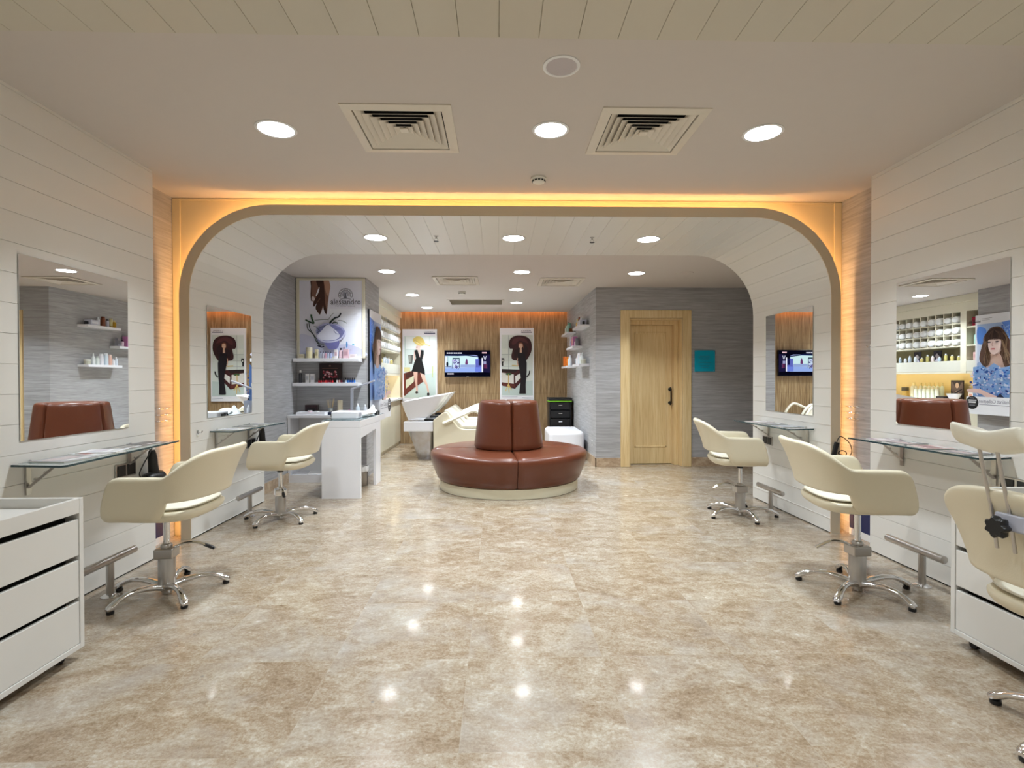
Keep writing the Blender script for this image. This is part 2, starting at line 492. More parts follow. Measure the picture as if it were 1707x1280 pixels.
b = MB().box(-2.45, -2.35, YP2-.02, YW+.1, 0, ZB+.13); struct(b.build('wall_left', M_CREAM))
# skirting
b = MB(); b.box(1.318, 1.668, YD-.014, YD, 0, .125); struct(b.build('baseboard_right', M_TRAV))
b = MB(); b.box(2.634, XRR, YD-.014, YD, 0, .125); struct(b.build('baseboard_right', M_TRAV))
b = MB(); b.prism([(1.316, YD-.014), (1.279, YW), (1.3, YW), (1.331, YD-.014)], 'z', 0, .125); struct(b.build('baseboard_right', M_TRAV))
b = MB(); b.box(XP0, XP0+.014, YA2, YP, 0, .11); struct(b.build('baseboard_left', M_TRAV))
# warm led in the slot above the far wall
b = MB().tube([(-1.75, YW-.075, ZB+.06), (1.25, YW-.075, ZB+.06)], .008, n=5)
tag(b.build('led_strip', glow('orange_led', (1, .34, .08), 20)), 'orange led strip in the ceiling slot above the brown wall', 'light strip')

# door ------------------------------------------------------------------
d = MB()
d.box(1.664, DX0, YD-.022, YD+.01, 0, 2.127); d.box(DX1, 2.632, YD-.022, YD+.01, 0, 2.127); d.box(DX0, DX1, YD-.022, YD+.01, DZ, 2.127)
dr = struct(d.build('door_1', M_OAK, bevel=.004))
d = MB(); d.box(DX0-.005, DX0+.02, YD+.01, YD+.30, 0, DZ); d.box(DX1-.02, DX1+.005, YD+.01, YD+.30, 0, DZ); d.box(DX0, DX1, YD+.01, YD+.30, DZ-.02, DZ)
d.box(DX1-.075, DX1-.02, YD+.13, YD+.25, 0, DZ-.02); d.box(DX0+.02, DX1-.075, YD+.13, YD+.25, DZ-.075, DZ-.02)
d.build('door_jamb', M_OAK, dr, bevel=.003)
lx0, lx1, ly = DX0+.022, DX1-.077, YD+.22
lf = MB(); lf.box(lx0, lx1, ly+.01, ly+.045, .008, DZ-.078)
px0, px1, pz0, pz1 = lx0+.105, lx1-.075, .235, 1.85
lf.box(lx0, px0, ly, ly+.012, .008, DZ-.078); lf.box(px1, lx1, ly, ly+.012, .008, DZ-.078)
lf.box(px0, px1, ly, ly+.012, .008, pz0); lf.box(px0, px1, ly, ly+.012, pz1, DZ-.078)
lf.build('door_leaf', M_OAK, dr)
mo = MB(); w = .022
for (a, b_, c_, e) in ((px0, px0+w, pz0, pz1), (px1-w, px1, pz0, pz1), (px0, px1, pz0, pz0+w), (px0, px1, pz1-w, pz1)):
    mo.box(a, b_, ly-.006, ly+.012, c_, e)
mo.build('panel_moulding', M_OAK, dr, bevel=.005)
hx = lx1-.028
h = MB()
for z in (1.05, .86):
    pr = [(.0, .0), (.024, .0), (.024, .006), (.012, .012), (.010, .04), (.0, .04)]
    rings = [[(hx+r*math.cos(2*PI*k/14), ly-zz, z+r*math.sin(2*PI*k/14)) for k in range(14)] for r, zz in pr[1:-1]]
    h.loft(rings)
h.tube(smooth3([(hx, ly-.03, 1.075), (hx, ly-.052, 1.05), (hx, ly-.058, .955), (hx, ly-.052, .86), (hx, ly-.03, .835)], 5), [.009]*3+[.011]*4+[.010]*7+[.011]*4+[.009]*3, n=8)
h.build('door_handle', M_IRON, dr, smooth=True)
k = MB().tube(smooth3([(hx+.02, ly-.045, .86), (hx+.05, ly-.05, .85), (hx+.06, ly-.05, .81), (hx+.035, ly-.05, .80), (hx+.02, ly-.05, .83)], 4), .003, n=5)
k.obox((hx+.058, ly-.05, .795), (.012, .003, .035), 0); k.build('key_ring', M_STEEL, dr)

# sign --------------------------------------------------------------------
sg = MB().box(2.674, 2.955, YD-.022, YD-.016, 1.296, 1.583)
so = tag(sg.build('wall_sign', M_TEAL, bevel=.002), 'square teal acrylic sign with faint lines of text beside the oak door', 'sign')
st = MB()
for i, (z, a, b_) in enumerate(((1.50, .07, .21), (1.475, .05, .23), (1.45, .08, .2), (1.41, .05, .23), (1.37, .07, .21), (1.345, .09, .19))):
    st.box(2.674+a, 2.674+b_, YD-.0228, YD-.022, z, z+.008)
st.build('sign_text', M_TEALT, so)
for x in (2.69, 2.94):
    for z in (1.31, 1.57): MB().tube([(x, YD-.024, z), (x, YD, z)], .005, n=8).build('standoff', M_STEEL, so)

# ------------------------------------------------------------------ downlights
def downlight(x, y, z, r, label, group, watts, lamp=True):
    t = thing('ceiling_downlight', label, 'ceiling light', (x, y, z), 0, group)
    MB().lathe([(r, 0), (r+.014, 0), (r+.016, -.003), (r+.012, -.006), (r, -.005)], n=32, cap=False).build('trim_ring', M_FROST, t, smooth=True)
    MB().lathe([(.001, -.0035), (r, -.0035)], n=32).build('diffuser', glow('lamp_white', (.93, .97, 1), 42), t)
    if lamp:
        L = bpy.data.lights.new('lamp', 'AREA'); L.shape = 'DISK'; L.size = r*1.9; L.energy = watts; L.color = (.85, .935, 1)
        L.spread = R(114)
        o = bpy.data.objects.new('lamp', L); C.objects.link(o); o.parent = t; o.location = (0, 0, -.009)
    return t
W1, W2 = 17, 13
downlight(-1.229, 2.998, ZC, .095, 'round downlight left of both square vents in the high ceiling', 'downlights in the high ceiling', W1)
downlight(.299, 2.975, ZC, .088, 'round downlight between the two square vents in the high ceiling', 'downlights in the high ceiling', W1)
downlight(1.506, 2.985, ZC, .095, 'round downlight right of both square vents in the high ceiling', 'downlights in the high ceiling', W1)
downlight(-1.059, 4.652, ZB, .092, 'leftmost of the three downlights in the plank ceiling inside the arch', 'downlights inside the arch', W2)
downlight(.14, 4.652, ZB, .092, 'middle one of the three downlights in the plank ceiling inside the arch', 'downlights inside the arch', W2)
downlight(1.334, 4.67, ZB, .092, 'rightmost of the three downlights in the plank ceiling inside the arch', 'downlights inside the arch', W2)
zf = ZB+.004
for x, y, lab in ((-1.267, 6.128, 'downlight in front of the pillar with the framed hand poster'), (.281, 6.139, 'downlight above the brown round sofa'),
                  (1.627, 6.19, 'downlight in front of the oak door'), (-1.253, 7.827, 'downlight in front of the pigeonhole cabinet, nearer of the two'),
                  (.26, 7.337, 'middle downlight of the row leading to the standing brown hair poster'), (-1.217, 9.204, 'downlight nearest the poster of the woman in a yellow hat'),
                  (.305, 8.611, 'downlight nearest the poster of the woman with huge brown hair')):
    downlight(x, y, zf, .09, lab, 'downlights in the far room', W2*1.4)
# unseen lamps added to light the zone behind the camera
for x, y in ((-1.05, .35), (.14, .35), (1.33, .35), (-1.05, -1.6), (.14, -1.6), (1.33, -1.6)):
    downlight(x, y, ZB, .092, 'unseen added downlight in the plank ceiling above the camera side of the salon', 'added downlights on the camera side', W2)

# vents ---------------------------------------------------------------------
M_VENT = mat('vent_white', s2l(220, 212, 198), .45)
def vent(v, label):
    x, y, z, s = v
    t = thing('ceiling_vent', label, 'air vent', (x, y, z), 0, 'square ceiling air vents')
    o = s/2
    b = MB()
    def ring(a0, z0, a1, z1):
        A = [(-a0,-a0,z0),(a0,-a0,z0),(a0,a0,z0),(-a0,a0,z0)]; B = [(-a1,-a1,z1),(a1,-a1,z1),(a1,a1,z1),(-a1,a1,z1)]
        b.loft([A, B], True, False, False)
    ring(o, 0, o, -.006); ring(o, -.006, .232, -.012); ring(.232, -.012, .228, .03)
    b.build('frame', M_VENT, t)
    b = MB()
    for k in range(6):
        a = .226-.035*k
        ring(a-.042, .014, a, -.007); ring(a-.044, .014, a-.002, -.0085); ring(a, -.007, a-.002, -.0085)
    b.build('louvre', M_VENT, t)
    b = MB().box(-.022, .022, -.022, .022, -.007, .0); b.build('centre_plate', M_VENT, t)
    b = MB().box(-.234, .234, -.234, .234, .06, .07); b.build('duct_back', M_DARK, t)
vent(VENTS[0], 'square louvred vent left of the middle downlight in the high ceiling')
vent(VENTS[1], 'square louvred vent right of the middle downlight in the high ceiling')
vent(VENTS[2], 'square louvred vent in the far room, on the left near the pillar')
vent(VENTS[3], 'square louvred vent in the far room, on the right above the round sofa')
# slot diffuser
t = thing('slot_diffuser', 'long pale rectangular ceiling grille in front of the television', 'air vent', ((SLOT[0]+SLOT[1])/2, (SLOT[2]+SLOT[3])/2, zf))
hx_, hy_ = (SLOT[1]-SLOT[0])/2, (SLOT[3]-SLOT[2])/2
b = MB()
for (a, b_, c_, e) in ((-hx_-.03, hx_+.03, -hy_-.03, -hy_), (-hx_-.03, hx_+.03, hy_, hy_+.03), (-hx_-.03, -hx_, -hy_, hy_), (hx_, hx_+.03, -hy_, hy_)):
    b.box(a, b_, c_, e, -.008, 0)
b.build('frame', M_CEIL, t)
b = MB()
for k in range(16): b.obox((0, -hy_+.017+k*(2*hy_/16), .004), (2*hx_, .028, .003), 0, rx=R(24))
b.build('louvre', mat('grille_beige', s2l(168, 158, 138), .5), t)
# ceiling speaker, detectors, sprinklers
t = thing('ceiling_speaker', 'round grey ceiling speaker nearest the camera, above the middle downlight', 'speaker', (.287, 2.37, ZC))
MB().lathe([(.068, 0), (.083, 0), (.083, -.004), (.072, -.007), (.068, -.004)], n=36, cap=False).build('rim', M_FROST, t, smooth=True)
MB().lathe([(.001, -.004), (.05, -.0045), (.07, -.003)], n=36).build('grille', mat('speaker_mesh', s2l(196, 188, 190), .6, bump=.3, bscale=500), t, smooth=True)
def detector(x, y, z, lab):
    t = thing('smoke_detector', lab, 'smoke detector', (x, y, z))
    MB().lathe([(.001, 0), (.052, 0), (.054, -.012), (.046, -.016), (.046, -.02), (.042, -.034), (.02, -.042), (.001, -.043)], n=28).build('housing', M_PINKB, t, smooth=True)
    b = MB()
    for k in range(12):
        a = k*PI/6; b.obox((.044*math.cos(a), .044*math.sin(a), -.026), (.006, .014, .008), a)
    b.build('smoke_slot', M_DARK, t)
    return t
detector(.286, 3.68, ZC, 'small white smoke detector just in front of the arch')
detector(-.506, 7.549, zf, 'white smoke detector in the far room beside the long grille')
t = thing('ceiling_plate', 'flat round blank cover in the ceiling in front of the oak door', 'cover plate', (2.191, 6.182, zf))
MB().lathe([(.001, -.006), (.095, -.006), (.1, 0)], n=32).build('plate', M_CEIL, t, smooth=True)
def sprinkler(x, y, z, lab):
    t = thing('sprinkler_head', lab, 'sprinkler', (x, y, z), 0)
    MB().lathe([(.001, 0), (.02, 0), (.018, -.004), (.008, -.006), (.007, -.022), (.001, -.022)], n=16).build('body', M_STEEL, t, smooth=True)
    b = MB().tube([(.007, 0, -.02), (.016, 0, -.03), (.012, 0, -.04), (0, 0, -.044)], .002, n=5); b.tube([(-.007, 0, -.02), (-.016, 0, -.03), (-.012, 0, -.04), (0, 0, -.044)], .002, n=5)
    b.build('frame_arm', M_STEEL, t)
    MB().lathe([(.001, -.044), (.022, -.044), (.022, -.046), (.001, -.046)], n=12).build('deflector', M_IRON, t)
sprinkler(-.529, 4.604, ZB, 'sprinkler head left of the middle light inside the arch')
sprinkler(.824, 4.62, ZB, 'sprinkler head right of the middle light inside the arch')

# ------------------------------------------------------------------ mirrors
def mirror(xw, sg, y0, y1, z0, z1, lab, rot=0):
    """sg=+1 mirror faces +x"""
    t = thing('wall_mirror', lab, 'mirror', (xw, (y0+y1)/2, (z0+z1)/2), rot, 'frameless wall mirrors')
    h, w = (z1-z0)/2, (y1-y0)/2
    a, b_ = sorted((sg*.0038, sg*.006))
    MB().box(a, b_, -w, w, -h, h).build('mirror_pane', M_MIRROR, t)
    a, b_ = sorted((sg*.0018, sg*.0036))
    MB().box(a, b_, -w+.002, w-.002, -h+.002, h-.002).build('mirror_backing', mat('mirror_back', s2l(90, 100, 96), .4), t)
    return t
mirror(XL, 1, 2.611, 3.36, .906, 1.808, 'large mirror on the left wall nearest the camera', R(0))
mirror(XR, -1, 2.611, 3.37, .906, 1.810, 'large mirror on the right wall nearest the camera, behind the neck rest', R(.22))
mirror(JL, 1, 4.257, 5.014, .895, 1.79, 'mirror inside the arch on its left side')
mirror(JR, -1, 4.257, 5.014, .895, 1.79, 'mirror inside the arch on its right side')

# ------------------------------------------------------------------ glass styling shelves
def styling_shelf(xw, sg, y0, y1, z, d0, d1, lab):
    """sg=+1: left wall, shelf reaches into +x. d0 depth at near corner, d1 at the far tip"""
    t = thing('styling_shelf', lab, 'shelf', (xw, 0, z), 0, 'glass styling shelves')
    poly = [(sg*.004, y0+.01), (sg*(d0-.02), y0-.02), (sg*d0, y0), (sg*d1, y1), (sg*(d1-.03), y1-.005), (sg*.004, y1-.06)]
    b = MB(); n = len(poly)
    b.add([(p[0], p[1], 0) for p in poly]+[(p[0], p[1], -.010) for p in poly], [tuple(range(n)), tuple(range(n, 2*n))], 0)
    b.add([(p[0], p[1], 0) for p in poly]+[(p[0], p[1], -.010) for p in poly], [(i, (i+1) % n, n+(i+1) % n, n+i) for i in range(n)], 1)
    b.build('glass_top', [M_GLASS, M_GEDGE], t)
    for yy in (y0+.10, y1-.20):
        m = MB()
        m.box(*sorted((sg*.002, sg*.010)), yy-.014, yy+.014, -.16, -.012)
        m.box(*sorted((sg*.01, sg*(min(d0, d1)-.05))), yy-.012, yy+.012, -.018, -.012)
        L = min(d0, d1)-.06
        m.tube([(sg*.008, yy, -.125), (sg*L, yy, -.02)], .017, n=4, squash=.3)
        for q in (.35, .7): m.tube([(sg*L*q, yy-.013, -.115+.095*q), (sg*L*q, yy+.013, -.115+.095*q)], .006, n=8)
        m.build('bracket', M_STEEL, t)
    for yy in (y0+.10, y1-.20): MB().lathe([(.001, 0), (.007, 0), (.007, .008), (.003, .011), (.001, .011)], (sg*.014, yy, .0002), 10).build('fixing_knob', M_CHROME, t)
    return t
styling_shelf(XL, 1, 2.55, 3.56, .80, .275, .195, 'glass shelf under the large mirror on the left wall')
styling_shelf(XR, -1, 2.59, 3.52, .80, .19, .225, 'glass shelf under the large mirror on the right wall')
styling_shelf(JL, 1, 4.28, 5.14, .79, .21, .26, 'glass shelf under the left mirror inside the arch')
styling_shelf(JR, -1, 4.23, 5.17, .79, .235, .245, 'glass shelf under the right mirror inside the arch')

def magazine(x, y, z, w, l, rz, c1, c2, lab, h=.005):
    t = thing('magazine', lab, 'magazine', (x, y, z), rz, 'magazines on the glass shelves')
    MB().box(-w/2, w/2, -l/2, l/2, 0, h*.8).build('pages', col_mat((228, 224, 218)), t)
    b = MB(); b.box(-w/2-.001, w/2+.001, -l/2-.001, l/2+.001, h*.8, h, 0)
    zt = h+.0002
    b.add([(-w*.42, -l*.1, zt), (w*.42, -l*.1, zt), (w*.42, l*.3, zt), (-w*.42, l*.3, zt)], [(0,1,2,3)], 1)
    b.add([(-w*.3, -l*.4, zt), (w*.35, -l*.4, zt), (w*.35, -l*.2, zt), (-w*.3, -l*.2, zt)], [(0,1,2,3)], 2)
    b.build('cover', [col_mat(c1, .25), col_mat(c2, .25), col_mat((214, 214, 214), .25)], t)
magazine(-2.168, 2.72, 0.8015, 0.20, 0.190, R(82), (170, 168, 172), (196, 180, 180), 'grey covered magazine at the near end of the left glass shelf')
magazine(-2.168, 2.93, 0.8015, 0.17, 0.190, R(70), (236, 236, 240), (200, 150, 150), 'white brochure in the middle of the left glass shelf')
magazine(-2.168, 2.97, 0.8070, 0.15, 0.190, R(102), (240, 240, 244), (216, 210, 220), 'second white brochure lying on top of another on the left glass shelf')
magazine(-2.185, 3.17, 0.8015, 0.17, 0.155, R(86), (96, 92, 90), (160, 156, 150), 'dark magazine past the white brochures on the left glass shelf')
magazine(-2.185, 3.37, 0.8015, 0.16, 0.155, R(80), (120, 112, 116), (70, 64, 66), 'dark magazine at the far end of the left glass shelf')
magazine(2.468, 2.75, 0.8015, 0.16, 0.165, R(96), (110, 112, 118), (178, 160, 160), 'dark blue magazine below the neck rest on the right glass shelf')
magazine(2.480, 2.97, 0.8015, 0.17, 0.165, R(80), (206, 176, 172), (150, 100, 104), 'pink covered magazine in the middle of the right glass shelf')
magazine(2.480, 3.17, 0.8015, 0.16, 0.165, R(98), (96, 92, 98), (190, 170, 170), 'dark magazine with red cover photo on the right glass shelf')
magazine(2.480, 3.33, 0.8015, 0.16, 0.165, R(75), (176, 158, 168), (220, 212, 214), 'mauve magazine at the far end of the right glass shelf')
magazine(-2.172, 4.42, 0.7915, 0.18, 0.190, R(85), (232, 234, 238), (200, 200, 208), 'white magazine at the near end of the left arch shelf')
magazine(-2.172, 4.66, 0.7915, 0.17, 0.190, R(95), (70, 70, 74), (150, 150, 150), 'black magazine in the middle of the left arch shelf')
magazine(-2.172, 4.88, 0.7915, 0.17, 0.190, R(83), (120, 126, 130), (170, 170, 176), 'grey magazine at the far end of the left arch shelf')
magazine(2.446, 4.42, 0.7915, 0.18, 0.190, R(94), (158, 164, 176), (196, 200, 210), 'grey blue magazine at the near end of the right arch shelf')
magazine(2.446, 4.67, 0.7915, 0.17, 0.190, R(82), (90, 92, 98), (170, 168, 172), 'dark magazine in the middle of the right arch shelf')
magazine(2.446, 4.90, 0.7915, 0.17, 0.190, R(98), (206, 186, 188), (230, 226, 228), 'pink magazine at the far end of the right arch shelf')

# ------------------------------------------------------------------ footrests
def footrest(x, y, ya, yb, lab, h=.19):
    t = thing('footrest', lab, 'footrest', (x, y, 0), 0, 'steel bar footrests')
    MB().lathe([(.001, 0), (.045, 0), (.045, .005), (.03, .014), (.022, .016), (.001, .016)], n=24).build('floor_flange', M_CHROME, t, smooth=True)
    MB().lathe([(.019, .014), (.019, h)], n=20).build('post', M_STEEL, t, smooth=True)
    b = MB().tube([(0, ya-y, h+.012), (0, ya-y+.003, h+.012), (0, yb-y-.003, h+.012), (0, yb-y, h+.012)], [.017, .021, .021, .017], n=20)
    b.build('foot_bar', M_STEEL, t, smooth=True)
footrest(-2.151, 2.99, 2.72, 3.19, 'steel footrest by the left wall behind the white drawer trolley')
footrest(2.44, 2.984, 2.83, 3.26, 'steel footrest by the right wall nearest the camera')
footrest(-2.18, 4.71, 4.50, 4.93, 'steel footrest inside the arch on the left')
footrest(2.45, 4.70, 4.50, 4.935, 'steel footrest inside the arch on the right')

# ------------------------------------------------------------------ styling chairs
def plan(W, F, yb, B, ns=7, nc=12, e=2.5):
    p = [(W, F+(yb-F)*i/ns) for i in range(ns)]
    for i in range(nc+1):
        a = PI/2*i/nc
        p.append((W*max(0, math.cos(a))**(2/e), yb+(B-yb)*max(0, math.sin(a))**(2/e)))
    return p + [(-x, y) for x, y in p[-2::-1]]
def make_chair(lab, loc, rz, star, lever, dz=0, grip=True, collar_face=None, crown=0):
    t = thing('styling_chair', lab, 'chair', (loc[0], loc[1], 0), rz, 'cream styling chairs')
    W, F = .285, .18
    P = plan(W, F, -.14, -.302, ns=9, nc=18, e=2.3)
    n = len(P); rings = []
    for i, (x, y) in enumerate(P):
        a, b_ = P[max(i-1, 0)], P[min(i+1, n-1)]
        tx, ty = b_[0]-a[0], b_[1]-a[1]; l = math.hypot(tx, ty) or 1
        nx, ny = -ty/l, tx/l
        nx, ny = (ny*0+(-ty/l))*-1*-1, (tx/l)
        # outward = away from centre
        if nx*x+ny*(y+.02) < 0: nx, ny = -nx, -ny
        tb = sstep((-y-.115)/.05)
        fold = .055*(1-tb)
        zb = .455+.108*tb
        zt = .705+.132*sstep((-y-.15)/.145)
        if y > F-.07: zt -= .03*((y-(F-.07))/.07)**2
        zt += crown*(1-(abs(x)/W)**2)*sstep((-y-.15)/.14)
        lo = .006+.084*sstep((-y-.10)/.19)
        H_ = zt-zb; th = .044
        sec = [(-fold, zb), (-fold*.15, zb+.03), (lo*.25, zb+.38*H_), (lo*.6, zb+.7*H_), (lo, zt-.022), (lo-.010, zt-.003), (lo-th+.010, zt-.003),
               (lo-th, zt-.022), (lo*.6-th, zb+.7*H_), (lo*.25-th, zb+.38*H_), (-th-fold*.2, zb+.04), (-th-fold*.5, zb+.006)]
        sf = max(0, min(1, (y-.02)/.16))
        ring = []
        for o, z in sec:
            yy = y+ny*o-sf*.055*max(0, (z-.5))/.2
            ring.append((x+nx*o, yy, z+dz))
        rings.append(ring)
    sh = MB().loft(rings); sh.build('seat_shell', M_LEATH, t, smooth=True, sub=2)
    def sring(w, y0, y1, z, e=3.2, n=28):
        out = []
        for k in range(n):
            a = 2*PI*k/n; c_, s_ = math.cos(a), math.sin(a)
            out.append((w*math.copysign(abs(c_)**(2/e), c_), (y0+y1)/2+(y1-y0)/2*math.copysign(abs(s_)**(2/e), s_), z+dz))
        return out
    MB().loft([sring(.19, -.20, .12, .446), sring(.228, -.235, .17, .452), sring(.247, -.262, .19, .477), sring(.247, -.266, .19, .502), sring(.238, -.257, .185, .516)]).build('seat_pan', M_LEATH, t, smooth=True, sub=1)
    MB().loft([sring(.230, -.250, .18, .512), sring(.234, -.255, .183, .524), sring(.222, -.240, .175, .534), sring(.15, -.18, .11, .541)]).build('seat_cushion', M_SEATL, t, smooth=True, sub=1)
    # mechanism
    MB().box(-.07, .07, -.10, .07, .437+dz, .450+dz).build('seat_plate', M_BLACK, t)
    p = MB().lathe([(.017, .24), (.017, .44+dz)], n=20); p.build('piston', M_CHROME, t, smooth=True)
    MB().lathe([(.025, .405+dz), (.025, .438+dz)], n=16).build('piston_cap', M_BLACK, t, smooth=True)
    MB().lathe([(.001, .035), (.043, .035), (.0435, .045), (.0435, .245), (.038, .253), (.001, .253)], n=32).build('column_cover', M_STEEL, t, smooth=True)
    cc = MB(); ca = lever
    cc.obox((0, 0, .232), (.10, .095, .055), ca); cc.lathe([(.03, .255), (.03, .275), (.02, .285)], n=16)
    cc.build('column_collar', M_CHROME if collar_face else M_STEEL, t, bevel=.008)
    dx, dy = math.cos(lever), math.sin(lever)
    pts = [(dx*.03, dy*.03, .25), (dx*.09, dy*.09, .278), (dx*.15, dy*.15, .282), (dx*.20, dy*.20, .265), (dx*.24, dy*.24, .245)]
    lv = MB().tube(smooth3(pts, 4), [.0135]*8+[.012]*9, n=8, squash=.6); lo_ = lv.build('pump_lever', M_CHROME, t, smooth=True)
    if grip:
        MB().tube([(dx*.195, dy*.195, .266), (dx*.225, dy*.225, .252), (dx*.25, dy*.25, .24)], [.012, .014, .012], n=8, squash=.7).build('pedal_grip', M_BLACK, lo_, smooth=True)
    hub = MB().lathe([(.001, .005), (.026, .005), (.03, .03), (.045, .045), (.045, .06), (.001, .062)], n=24); hub.build('base_hub', M_CHROME, t, smooth=True)
    for k in range(5):
        a = star-rz+k*2*PI/5; cx, sx = math.cos(a), math.sin(a)
        prof = [(.03, .045, .021), (.09, .062, .018), (.15, .072, .0155), (.21, .069, .014), (.255, .054, .0155), (.285, .036, .019), (.300, .026, .018), (.310, .022, .012)]
        lg = MB().tube([(cx*r, sx*r, z) for r, z, _ in prof], [q*1.22 for _, _, q in prof], n=10, squash=.72)
        L = lg.build('base_leg', M_CHROME, t, smooth=True)
        MB().lathe([(.001, 0), (.016, 0), (.018, .004), (.018, .016), (.001, .02)], (cx*.292, sx*.292, 0), 14).build('glide', M_BLACK, L, smooth=True)
    return t
CH = []
CH.append(make_chair('cream styling chair facing the large mirror on the left wall', (-1.863, 3.025), R(90), R(28.6), R(0)-R(90)+R(8)))
CH.append(make_chair('empty cream styling chair facing the large mirror on the right wall', (2.03, 2.94), R(-100), R(2), R(180)+R(100), dz=.026, grip=False))
CH.append(make_chair('cream styling chair inside the arch on the left, in front of the white desk', (-1.87, 4.605), R(90), R(35.8), R(-90)-R(62), collar_face=1))
CH.append(make_chair('cream styling chair inside the arch on the right, in front of the oak door', (2.12, 4.59), R(-103), R(55.5), R(180)+R(103), grip=False, dz=.01))
ch = make_chair('cream styling chair with a raised neck rest at the right edge', (1.938, 1.625), R(-84), R(184), R(180)+R(90)+R(60), dz=-.03, grip=False, crown=.05)
CH.append(ch)
# small black tab at the arm fronts of the right hand chairs
for i in (1, 3):
    MB().box(-.293, -.284, .158, .170, .60, .63).build('strap_tab', M_BLACK, CH[i])
# neck rest on the nearest chair (local: the back is -y)
nr = MB(); rings = []
for i in range(17):
    u = i/16; x = -.130+.23*u
    q = abs(u-.5)*2
    zc = 1.006-.010*math.cos(PI*q)
    r_y = .052; r_z = .032+.002*q
    if i in (0, 16): r_y *= .8; r_z *= .8
    ring = []
    for k in range(18):
        a = 2*PI*k/18
        cy, sy = math.cos(a), math.sin(a)
        ring.append((x, -.402+r_y*math.copysign(abs(cy)**.8, cy), zc+r_z*math.copysign(abs(sy)**.8, sy)+.018*cy*cy-.012*cy))
    rings.append(ring)
nr.loft(rings); nro = nr.build('neck_rest', M_SEATL, ch, smooth=True, sub=1)
for x in (-.052, .002):
    MB().tube([(x, -.418, .985), (x, -.400, .90), (x, -.374, .80), (x, -.350, .66)], .0055, n=10).build('neck_rest_rod', M_STEEL, ch, smooth=True)
cl = MB().obox((.03, -.375, .757), (.125, .03, .05), 0, rx=R(-10)); clo = cl.build('rod_clamp', M_GREYP, ch, bevel=.006)
kn = MB(); rings = []
for yy, rr in ((-.389, .020), (-.397, .029), (-.415, .032), (-.423, .026)):
    rings.append([((rr*(1+.13*math.cos(7*(2*PI*k/56))))*math.cos(2*PI*k/56)-.002, yy, .742+rr*(1+.13*math.cos(7*(2*PI*k/56)))*math.sin(2*PI*k/56)) for k in range(56)])
kn.loft(rings); kn.build('clamp_knob', M_BLACK, clo, smooth=True)

# ------------------------------------------------------------------ drawer trolleys
def trolley(xf, sg, y0, y1, z0, z1, depth, gaps, lab, thick=.022):
    """front plane at x=xf facing sg; drawers stacked between gaps (z ranges)"""
    t = thing('drawer_trolley', lab, 'drawer unit', (xf, (y0+y1)/2, 0), 0, 'white drawer trolleys')
    hy = (y1-y0)/2; xb = -sg*depth
    X = lambda a: a*sg*-1  # distance behind front plane
    def bx(m, a, b_, c_, d_, e, g): m.box(*sorted((X(a), X(b_))), c_, d_, e, g)
    b = MB()
    bx(b, 0, depth, -hy, -hy+thick, z0, z1); bx(b, 0, depth, hy-thick, hy, z0, z1)
    bx(b, depth-thick, depth, -hy+thick, hy-thick, z0, z1)
    bx(b, 0, depth-thick, -hy+thick, hy-thick, z0, gaps[0][0]-0 if False else z0+.022)
    bx(b, 0, .02, -hy+thick, hy-thick, gaps[-1][1], z1)
    bx(b, .02, depth-thick, -hy+thick, hy-thick, gaps[-1][1]+.01, gaps[-1][1]+.022)
    b.build('carcass', M_CAB, t, bevel=.0015)
    dk = MB()
    bx(dk, .06, depth-thick-.001, -hy+thick, hy-thick, z0+.024, gaps[-1][1]+.008); dk.build('inner_void', M_DARK, t)
    zs = [z0+.024]+[g[0] for g in gaps]
    lows = [z0+.024]+[g[1] for g in gaps[:-1]]
    for lo, g in zip(lows, gaps):
        m = MB(); bx(m, .003, .02, -hy+thick+.002, hy-thick-.002, lo, g[0])
        bx(m, .02, .058, -hy+thick+.002, hy-thick-.002, lo, lo+.02)
        m.build('drawer_front', M_CAB, t, bevel=.0015)
    for xx in (.06, depth-.06):
        for yy in (-hy+.06, hy-.06):
            m = MB(); m.tube([(X(xx)-.01, yy, .02), (X(xx)+.01, yy, .02)], .02, n=16); m.box(X(xx)-.013, X(xx)+.013, yy-.012, yy+.012, .024, z0)
            m.build('castor', M_BLACK, t, smooth=False)
    return t
GL = [(.25, .269), (.427, .448), (.603, .629)]
trolley(-1.798, 1, 1.74, 2.345, .045, .692, .49, GL, 'white drawer trolley with open tray top at the left edge')
trolley(2.05, -1, 1.955, 2.345, .05, .705, .47, [(.25, .27), (.43, .45), (.605, .63)], 'white drawer trolley behind the neck rest chair at the right edge')

# ------------------------------------------------------------------ round sofa
SX, SY = .12, 6.01
t = thing('round_sofa', 'round brown leather sofa with a central cone backrest', 'sofa', (SX, SY, 0))
MB().lathe([(.60, 0), (.768, 0), (.776, .004), (.776, .10), (.60, .10)], n=96, cap=False).build('base_ring', M_BASE, t, smooth=True)
def sector(prof, a0, a1, pinch, n=28):
    rings = []
    for i in range(n+1):
        u = i/n; a = a0+(a1-a0)*(.5-.5*math.cos(PI*u))*.35+(a1-a0)*u*.65
        ed = min(u, 1-u)*(a1-a0)
        ring = []
        for r, z, zp in prof:
            e = max(0, 1-(ed*r)/.022) if r > .01 else 1
            k = 1-math.sqrt(max(0, 1-e*e))
            ring.append(((r-pinch*k*(1 if zp >= 0 else 0))*math.cos(a), (r-pinch*k*(1 if zp >= 0 else 0))*math.sin(a), z-abs(zp)*pinch*k))
        rings.append(ring)
    return MB().loft(rings)
